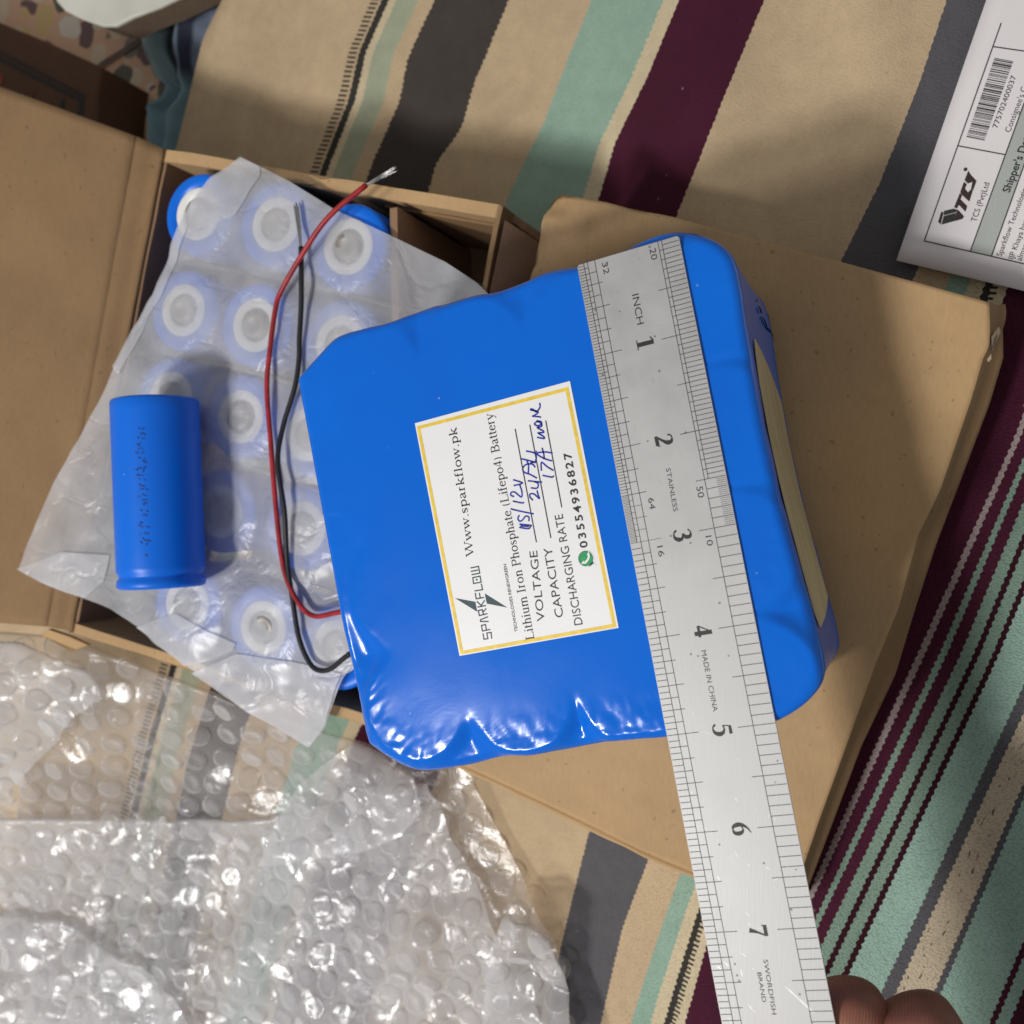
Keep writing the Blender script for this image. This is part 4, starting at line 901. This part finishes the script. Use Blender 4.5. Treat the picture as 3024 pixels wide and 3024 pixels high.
# ---- wires ------------------------------------------------------------
red = [(1010, 1806, 88), (985, 1811, 86), (933, 1820, 80), (894, 1797, 78), (854, 1729, 77.4), (831, 1643, 77.2), (814, 1484, 77), (797, 1285, 77.2), (788, 1142, 77.2), (797, 1030, 77.5), (814, 911, 78), (831, 858, 78.5), (888, 757, 82), (968, 643, 85), (1082, 546, 84)]
blk = [(1035, 1930, 88), (1013, 1945, 86), (968, 1979, 80), (922, 1968, 78), (883, 1888, 77.5), (865, 1769, 77.2), (848, 1655, 77.2), (840, 1512, 79.3), (820, 1364, 79.6), (837, 1256, 77.6), (871, 1142, 77.4), (883, 1057, 77.4), (885, 1000, 77.5), (888, 911, 78), (890, 826, 79), (888, 729, 78)]
for nm, pts, m_, bare in (('wire', red, 'redwire', [(1082, 546, 84), (1110, 530, 83.5), (1130, 519, 83), (1167, 498, 83)]), ('wire', blk, 'blackwire', [(888, 729, 78), (885, 690, 77.6), (880, 650, 77.3), (874, 604, 77)])):
    q = MB(); q.tube([at(*p) + Vector((.25 * nz(p[0], p[1], 60, 7), 0, .2 * nz(p[1], p[0], 70, 8))) for p in pts], .96, 12); w_ = q.build(nm, M[m_], pack, True)
    w_['label'] = 'red insulated wire' if m_ == 'redwire' else 'black insulated wire'
    q = MB(); bp_ = [at(*p) for p in bare]
    for k in range(6):
        a = 2 * pi * k / 6 + .3; q.tube([p + Vector((cos(a), sin(a), sin(a * 2))) * (.30 * (1 + i * .45)) for i, p in enumerate(bp_)], .2, 6)
    q.build('bare_strands', M['tin'], w_, True)

# ---------------------------------------------------------------- ruler
RO = Vector((-81.07, 66.36, ZR)); RU = Vector((.19272, -.98125, 0)); RV = Vector((.98125, .19272, 0)); RW = 28.06; IN = 25.4
ru = thing('steel_ruler', 'worn stainless steel inch ruler lying across the blue battery pack', 'ruler', RO + RU * 80)
def rp(u, v, dz=.03): return RO + RU * (u * IN) + RV * (v * RW) + Vector((0, 0, dz))
def ruv(px, py):
    p = at(px, py, ZR) - RO; return p.dot(RU) / IN, p.dot(RV) / RW
LEN = 12.25; q = MB(); cc = .02
pl = [rp(0, cc, 0), rp(cc, 0, 0), rp(LEN, 0, 0), rp(LEN, 1, 0), rp(cc, 1, 0), rp(0, 1 - cc, 0)]
q.prism(pl, ZR - .8, ZR, .12); q.build('blade', M['steel'], ru)
q = MB(); TW = .17
def tick(u, v0, v1, w_=TW): q.ribbon([rp(u, v0), rp(u, v1)], w_)
def line(v, u0, u1, w_=TW): q.ribbon([rp(u0, v, .034), rp(u1, v, .034)], w_)
END = 9.0
for i in range(1, int(2.5 * 32) + 1):
    u = i / 32; m_ = i % 32
    tick(u, .006, .275 if m_ == 0 else .245 if i % 16 == 0 else .215 if i % 8 == 0 else .178 if i % 4 == 0 else .10 if i % 2 == 0 else .068, .13 if i % 2 else TW)
for i in range(1, 33):
    u = 2.5 + i / 64; tick(u, .006, .30 if i == 32 else .215 if i == 16 else .178 if i % 8 == 0 else .10 if i % 4 == 0 else .068, .11)
line(.068, 0, 3); line(.105, 0, END); line(.178, 0, END)
for i in range(1, int((END - 3) * 16) + 1):
    u = 3 + i / 16; tick(u, .006, .30 if i % 16 == 0 else .25 if i % 8 == 0 else .215 if i % 4 == 0 else .178 if i % 2 == 0 else .105)
for i in range(1, 51):
    u = i / 20; tick(u, .994, .66 if i % 20 == 0 else .72 if i % 10 == 0 else .80 if i % 2 == 0 else .835)
tick(2.0, .994, .66)
line(.835, 0, 2.5); line(.80, 0, END)
for i in range(1, 26): tick(2.5 + i / 50, .994, .905, .11)
for i in range(1, int((END - 2.5) * 10) + 1):
    u = 2.5 + i / 10; tick(u, .994, .66 if i % 10 == 5 else .70 if i % 5 == 0 else .80)
q.build('graduation_marks', M['ink_soft'], ru)
for n, (x, y) in {'1': (1881, 1020), '2': (1935, 1305), '3': (1990, 1584), '4': (2050, 1867), '5': (2106, 2158), '6': (2163, 2450), '7': (2212, 2751)}.items():
    u, v = ruv(x, y); q = MB(); cap = 4.55; sx = 6.6
    for k, (pts, ws) in enumerate(DIG[n]):
        q.ribbon(smooth_path([rp(u, v) + RU * ((a - .25) * sx) + RV * (b_ / .66 * cap) + Vector((0, 0, .006 * k)) for a, b_ in pts], 3),
                 [w_ * 7.8 for w_ in [ws[min(len(ws) - 1, int(i / 3 + .01))] + (ws[min(len(ws) - 1, int(i / 3 + .01) + 1)] - ws[min(len(ws) - 1, int(i / 3 + .01))]) * ((i % 3) / 3) for i in range(3 * (len(ws) - 1) + 1)]] if len(ws) > 2 else [w_ * 7.8 for w_ in ws])
    q.build('inch_number', M['ink_soft'], ru)
def rtext(t, s, e, cap, nm='engraved_lettering', bold=0):
    q = MB(); a = at(*s, ZR + .03); b_ = at(*e, ZR + .03); font_text(t, a, b_, cap * .0925, q, bold); q.build(nm, M['ink_soft'], ru)
rtext('INCH', (1866, 871), (1882, 960), 21); rtext('20', (1918, 736), (1924, 769), 19, 'scale_number'); rtext('32', (1777, 777), (1784, 811), 18, 'scale_number')
rtext('STAINLESS', (1966, 1384), (1989, 1511), 14); rtext('64', (1913, 1472), (1919, 1505), 18, 'scale_number'); rtext('16', (1940, 1614), (1946, 1645), 18, 'scale_number')
rtext('50', (2056, 1438), (2062, 1471), 19, 'scale_number'); rtext('10', (2083, 1584), (2089, 1613), 18, 'scale_number')
rtext('MADE IN CHINA', (2070, 1922), (2106, 2102), 15); rtext('SWORDFISH', (2254, 2834), (2280, 2996), 13); rtext('BRAND', (2236, 2872), (2251, 2960), 12)
q = MB(); rnd = random.Random(11)
for _ in range(75):
    u = rnd.uniform(.3, 8) if rnd.random() < .4 else rnd.uniform(3.6, 8); v = rnd.uniform(.05, .97); a = rnd.gauss(.6, .5); l_ = rnd.uniform(.4, 2.6)
    d = RU * cos(a) + RV * sin(a); p = rp(u, v, .02); q.ribbon([p, p + d * l_ * .5 + RV * .05, p + d * l_], [.02, rnd.uniform(.06, .16), .02])
p = rp(7.55, .63, .02); q.ribbon([p, p + (RU * .75 + RV * .65) * 9], [.3, .7])
q.build('scratch', M['scratch'], ru, kind='stuff')

# ---------------------------------------------------------------- courier sheet (top right)
zs = zcloth(*at(2800, 500, 30).to_2d()) + 3.5
ZP = 34.0
pg = thing('courier_sheet', 'white printed courier sheet with barcode and grey heading bar lying on the striped cloth', 'paper sheet', at(2900, 400, ZP))
P0, P1, P2 = at(2647, 769, ZP), at(2925, -35, ZP), at(3024, 860, ZP)
ex = (P1 - P0).normalized(); ey = (P2 - P0).normalized()
def zpage(a, b_): return ZP + .8 * sin(a / 38.0) * 1 + .5 * sin(b_ / 27.0)
rows = [[P0 + ex * (a * 6) + ey * (b_ * 6) + Vector((0, 0, zpage(a * 6, b_ * 6) - ZP)) for a in range(27)] for b_ in range(24)]
gridmesh('sheet', rows, M['paper'], pg, thick=.12)
def pp(x, y, dz=.08):
    p = at(2600 + x * .4141, 100 + y * .4141, ZP); d = p - P0; det = ex.x * ey.y - ex.y * ey.x
    a = (d.x * ey.y - d.y * ey.x) / det; b_ = (ex.x * d.y - ex.y * d.x) / det; return Vector((p.x, p.y, zpage(a, b_) + dz))
def ext(a, b_, t): return (a[0] + (b_[0] - a[0]) * t, a[1] + (b_[1] - a[1]) * t)
def pline(q, a, b_, w_): q.ribbon([pp(*ext(a, b_, i / 12)) for i in range(13)], w_)
q = MB(); g = [(640, 1555), (890, 870), (1024, 505), (1140, 190), (1290, 225), (1160, 570), (1024, 930), (790, 1590)]
G1 = [pp(*ext(g[0], g[3], i / 14), .05) for i in range(15)]; G2 = [pp(*ext(g[7], g[4], i / 14), .05) for i in range(15)]
q.add(G1 + G2, [(i, 15 + i, 16 + i, 1 + i) for i in range(14)]); q.build('heading_bar', M['papergrey'], pg)
q = MB()
for a, b_ in (((312, 1478), (860, -70)), ((312, 1478), (1300, 1708)), ((640, 1555), (1190, 40)), ((790, 1590), (1330, 80)), ((555, 805), (890, 870)), ((805, 100), (1200, 160))): pline(q, a, b_, .38)
q.build('table_lines', M['paper_ink'], pg)
q = MB(); rnd = random.Random(5); t = 0; A0, A1, E0, E1 = (612, 742), (740, 768), (812, 180), (945, 206)
while t < 1:
    w_ = rnd.choice([.007, .007, .014, .021]); a = pp(*ext(A0, E0, t)); b_ = pp(*ext(A1, E1, t)); c1_ = pp(*ext(A1, E1, min(1, t + w_))); d1 = pp(*ext(A0, E0, min(1, t + w_)))
    q.add([a, b_, c1_, d1], [(0, 1, 2, 3)]); t += w_ + rnd.choice([.007, .007, .012, .016])
q.build('barcode', M['paper_ink'], pg)
q = MB(); c_ = .4141 * .128
dr = Vector((150, -360)).normalized()
def ptext(t_, s, cap, bold=0, e=None):
    a = pp(*s, .1)
    if e: font_text(t_, a, pp(*e, .1), cap * c_, q, bold)
    else: font_text(t_, a, (pp(s[0] + 180, s[1] - 475, .1),), cap * c_, q, bold)
ptext('775702400037', (832, 682), 33, 0, (968, 312)); ptext("Consignee's Copy", (923, 712), 36); ptext("Shipper's Details", (918, 1140), 46, .022); ptext('TCS (Pvt)Ltd', (682, 1346), 36, 0, (778, 1072))
ptext('Sparkflow Technologies', (862, 1592), 34); ptext('IJP Khaya ban', (946, 1612), 34); ptext('almaroof', (1004, 1625), 34)
q.build('printed_text', M['paper_ink'], pg)
K = lambda x, y, dz=.08: pp((2700 + x * .1346 - 2600) / .4141, (440 + y * .1346 - 100) / .4141, dz)
M['logobrown'] = mat('dark_brown_toner', (.045, .022, .022), .6, .4, 1500); M['logogrey'] = mat('dark_grey_toner', (.035, .04, .033), .6, .4, 1500)
q = MB()
for P in ([(870, 1290), (1000, 975), (1045, 1030), (1015, 1120), (1160, 1270), (1120, 1390), (975, 1240), (935, 1320)], [(1005, 960), (1085, 735), (1150, 790), (1110, 880), (1170, 970), (1240, 900), (1280, 930), (1205, 1170), (1050, 1030)],
          [(1100, 700), (1180, 490), (1230, 575), (1362, 720), (1285, 925), (1240, 895), (1270, 740), (1170, 775)], [(520, 1610), (590, 1385), (640, 1400), (580, 1660)], [(930, 1350), (960, 1350), (1090, 1490), (1050, 1550), (890, 1590)]):
    q.add([K(*p) for p in P], [tuple(range(len(P)))])
q.disc(K(1120, 465), 36 * .1346 * .128, 10); q.build('logo', M['logobrown'], pg)
q = MB()
for P in ([(650, 1370), (860, 1320), (940, 1345), (910, 1400), (640, 1470)], [(640, 1482), (915, 1412), (890, 1590), (595, 1670)]): q.add([K(*p) for p in P], [tuple(range(len(P)))])
q.build('logo', M['logogrey'], pg)

# ---------------------------------------------------------------- bubble wrap
def zwrap0(x, y):
    p = pix(Vector((x, y, 30)))
    z = 8 + 42 * sstep(2700, 1950, p[1] + .25 * p[0]) * sstep(1300, 900, p[0]) + 14 * sstep(600, 0, p[0])
    z += 5.0 * nz(x, y, 30, 61) + 2.2 * nz(x, y, 13, 62) + zcloth(x, y) * sstep(900, 1500, p[0]) * .8
    return z
def zwrap1(x, y):
    p = pix(Vector((x, y, 35)))
    return zwrap0(x, y) + 7 + 4 * nz(x, y, 24, 71) + 3 * sin((p[1] + .15 * p[0] - 2420) / 75.0) + 1.5 * nz(x, y, 9, 72)
def zwrap2(x, y): return zwrap1(x, y) + 6 + 3 * nz(x, y, 16, 81) + 2.0 * nz(x, y, 7, 82)
wrap = thing('bubble_wrap', 'heap of clear bubble wrap spread over the striped cloth in the near left corner', 'bubble wrap', at(700, 2500, 6))
PATCH = [
 ([(-160, 1852), (215, 1893), (420, 1975), (620, 2050), (850, 2130), (1065, 2200), (1200, 2250), (1370, 2262)], [(1370, 2262), (1478, 2470), (1569, 2658), (1632, 2778), (1683, 3005), (1700, 3160)],
  [(-160, 3160), (1700, 3160)], [(-160, 1852), (-160, 3160)], zwrap0, 45),
 ([(-160, 2415), (200, 2425), (500, 2432), (800, 2424), (960, 2380), (1090, 2330), (1260, 2320)], [(1260, 2320), (1330, 2480), (1440, 2700), (1540, 2880), (1640, 3160)], [(-160, 3160), (1640, 3160)], [(-160, 2415), (-160, 3160)], zwrap1, 40),
 ([(-160, 1900), (60, 1905), (150, 1950), (260, 1990), (300, 2060)], [(300, 2060), (200, 2140), (120, 2240), (30, 2330)], [(-160, 2350), (30, 2330)], [(-160, 1900), (-160, 2350)], zwrap2, 50),
 ([(1040, 2200), (1150, 2260), (1220, 2300)], [(1220, 2300), (1250, 2400), (1180, 2470), (1060, 2520)], [(760, 2560), (1060, 2520)], [(1040, 2200), (900, 2300), (830, 2400), (760, 2560)], zwrap2, 30),
 ([(-160, 2700), (150, 2720), (260, 2780), (420, 2860)], [(420, 2860), (520, 2960), (600, 3160)], [(-160, 3160), (600, 3160)], [(-160, 2700), (-160, 3160)], zwrap2, 30),
 ([(1480, 2720), (1560, 2740), (1620, 2790)], [(1620, 2790), (1680, 2960), (1705, 3160)], [(1450, 3160), (1705, 3160)], [(1480, 2720), (1440, 2850), (1420, 3000), (1450, 3160)], zwrap2, 30)]
def inside(p, poly):
    c = False; j = len(poly) - 1
    for i in range(len(poly)):
        a, b_ = poly[i], poly[j]
        if (a.y > p[1]) != (b_.y > p[1]) and p[0] < (b_.x - a.x) * (p[1] - a.y) / (b_.y - a.y) + a.x: c = not c
        j = i
    return c
spots = []
def onf(x, y, f, z):
    for _ in range(6): p = at(x, y, z); z = .5 * z + .5 * f(p.x, p.y)
    return at(x, y, z)
for k, (t, r_, b_, l, f, h) in enumerate(PATCH):
    T_, R_, B_, L_ = [[onf(x, y, f, h) for x, y in e] for e in (t, r_, b_, l)]
    big = k < 2
    rows = drape(coons(T_, R_, B_, L_, 150 if big else 40, 120 if big else 40), f)
    # the leading edge of each layer rolls under
    lead = [Vector((p.x, p.y + .9, p.z - 1.6)) for p in rows[0]]; lead2 = [Vector((p.x, p.y - .4, p.z - 3.0)) for p in rows[0]]
    gridmesh('film_sheet', [lead2, lead] + rows, M['wrap0'] if k == 0 else M['wrap'], wrap)
    poly = T_ + R_[1:] + B_[::-1][1:] + L_[::-1][1:-1]
    xs = [p.x for p in poly]; ys = [p.y for p in poly]; ang = (.10, -.06, .5, -.35, .2, .6)[k]; sp = 13.0; n = 40
    for i in range(-n, n):
        for j in range(-n, n):
            x = (i + .5 * (j % 2)) * sp; y = j * sp * .866; X = cen.x - 60 + x * cos(ang) - y * sin(ang); Y_ = -130 + x * sin(ang) + y * cos(ang)
            X += 1.2 * nz(X, Y_, 20, 90 + k); Y_ += 1.2 * nz(X, Y_, 20, 95 + k)
            if not (min(xs) < X < max(xs) and min(ys) < Y_ < max(ys)) or not inside((X, Y_), poly): continue
            z = f(X, Y_); n_ = Vector((f(X - 1.5, Y_) - f(X + 1.5, Y_), f(X, Y_ - 1.5) - f(X, Y_ + 1.5), 3)).normalized()
            pz = pix(Vector((X, Y_, z)))
            if -80 < pz[0] < 1750 and 1800 < pz[1] < 3120: spots.append((Vector((X, Y_, z)), n_, k))
def bubble_geo(c, n_, q, r=5.1, h=2.7, N=24, dent=0):
    prof = [(1.06, -.15), (1.0, .1), (.99, 1.3), (.975, 2.5), (.93, 2.85), (.84, 2.97), (.5, 3.0 - dent * .5), (.06, 3.02 - dent)]
    rot = n_.to_track_quat('Z', 'Y'); vs = []
    for a, z in prof: vs += [c + rot @ Vector((a * r * cos(2 * pi * i / N), a * r * sin(2 * pi * i / N), z * h / 3)) for i in range(N)]
    fs = [(i * N + k, i * N + (k + 1) % N, (i + 1) * N + (k + 1) % N, (i + 1) * N + k) for i in range(len(prof) - 1) for k in range(N)] + [tuple(range((len(prof) - 1) * N, len(prof) * N))]
    q.add(vs, fs)
random.shuffle(spots); spots.sort(key=lambda s_: (s_[2] == 0, ))
single = [s_ for s_ in spots if s_[2] != 0][:150] + [s_ for s_ in spots if s_[2] == 0][:150]; sid = set(id(s_) for s_ in single)
base = rootloc(wrap); protos = []
for dn in (0, .5, 1.3):
    q = MB(); bubble_geo(Vector((0, 0, 0)), Vector((0, 0, 1)), q, dent=dn); me = bpy.data.meshes.new('bubble'); me.from_pydata([tuple(v * MM) for v in q.v], [], q.f); me.update()
    me.polygons.foreach_set('use_smooth', [True] * len(me.polygons)); me.materials.append(M['bubble']); protos.append(me)
rnd = random.Random(8)
for p, n_, k in single:
    o = bpy.data.objects.new('bubble', rnd.choice(protos)); COL.objects.link(o); o.parent = wrap; o.location = p * MM - base
    n2 = (n_ + Vector((rnd.uniform(-.08, .08), rnd.uniform(-.08, .08), 0))).normalized(); o.rotation_euler = n2.to_track_quat('Z', 'Y').to_euler(); o.scale = (rnd.uniform(.92, 1.05), rnd.uniform(.92, 1.05), rnd.uniform(.75, 1.1))
q = MB()
for s_ in spots:
    if id(s_) not in sid: bubble_geo(s_[0], (s_[1] + Vector((rnd.uniform(-.08, .08), rnd.uniform(-.08, .08), 0))).normalized(), q, h=rnd.uniform(1.6, 2.6), dent=rnd.choice([0, .4, 1.2]))
if q.v: q.build('bubbles', M['bubble'], wrap, True, kind='stuff')

# ---------------------------------------------------------------- hand
def skin():
    m, nt, b_ = newmat('skin'); L = nt.links.new; b_.inputs['Roughness'].default_value = .5
    b_.inputs['Subsurface Weight'].default_value = .15; b_.inputs['Subsurface Radius'].default_value = (.004, .0015, .0008); b_.inputs['Subsurface Scale'].default_value = 1
    tc = nd(nt, 'ShaderNodeTexCoord'); n = nd(nt, 'ShaderNodeTexNoise', ins={'Scale': 90, 'Detail': 5}); L(tc.outputs['Object'], n.inputs['Vector'])
    mx = nd(nt, 'ShaderNodeMix', data_type='RGBA'); mx.inputs[6].default_value = (.30, .115, .075, 1); mx.inputs[7].default_value = (.17, .065, .042, 1)
    mr = nd(nt, 'ShaderNodeMapRange', ins={1: .3, 2: .7}); L(n.outputs[0], mr.inputs[0]); L(mr.outputs[0], mx.inputs[0]); L(mx.outputs[2], b_.inputs['Base Color'])
    wv = nd(nt, 'ShaderNodeTexWave', ins={'Scale': 420, 'Distortion': 5, 'Detail': 2}); L(tc.outputs['Object'], wv.inputs['Vector'])
    bp = nd(nt, 'ShaderNodeBump', ins={'Strength': .22, 'Distance': .0003}); L(wv.outputs['Fac'], bp.inputs['Height']); L(bp.outputs[0], b_.inputs['Normal']); return m
M['skin'] = skin()
def hand():
    zf = ZR - 11.5
    palm = at(3020, 3780, 120); wrist = palm + Vector((45, -55, -8))
    V = [wrist + Vector((60, -70, -5)), wrist, palm]; R = [29, 26, 30]; Ed = [(0, 1), (1, 2)]
    chains = [
     [(at(2640, 3560, 126), 15), (at(2550, 3220, 123), 12), (at(2505, 3030, zf), 11.8), (at(2476, 2888, zf + .3), 11.2)],
     [(at(2960, 3560, 122), 15), (at(2800, 3220, 120), 12.5), (at(2712, 3060, zf), 12.2), (at(2655, 2948, zf), 11.5)],
     [(at(3230, 3560, 115), 13), (at(3150, 3260, 104), 10), (at(3060, 3170, 96), 9.5), (at(3000, 3120, 92), 8.8)],
     [(at(3460, 3640, 108), 11), (at(3420, 3420, 98), 8.5), (at(3340, 3340, 92), 8), (at(3290, 3300, 90), 7.4)],
     [(at(2520, 3760, 138), 14), (at(2330, 3520, 152), 11.5), (at(2290, 3380, 150), 10.8), (at(2290, 3290, 147), 9.6)]]
    for ch in chains:
        prev = 2
        for p, r in ch: V.append(p); R.append(r); Ed.append((prev, len(V) - 1)); prev = len(V) - 1
    me = bpy.data.meshes.new('person'); base_ = palm
    me.from_pydata([tuple((v - base_) * MM) for v in V], Ed, []); me.update()
    o = bpy.data.objects.new('person', me); COL.objects.link(o); o.location = base_ * MM
    md = o.modifiers.new('skin', 'SKIN'); md.branch_smoothing = .5
    for i, s_ in enumerate(me.skin_vertices[0].data): s_.radius = (R[i] * MM, R[i] * MM); s_.use_root = (i == 2)
    sb = o.modifiers.new('sub', 'SUBSURF'); sb.levels = 3; sb.render_levels = 3
    dg = bpy.context.evaluated_depsgraph_get(); m2 = bpy.data.meshes.new_from_object(o.evaluated_get(dg)); o.modifiers.clear(); o.data = m2
    m2.polygons.foreach_set('use_smooth', [True] * len(m2.polygons)); m2.materials.clear(); m2.materials.append(M['skin'])
    tag(o, 'hand of a person, two brown fingertips gripping the lower end of the steel ruler', 'hand')
hand()
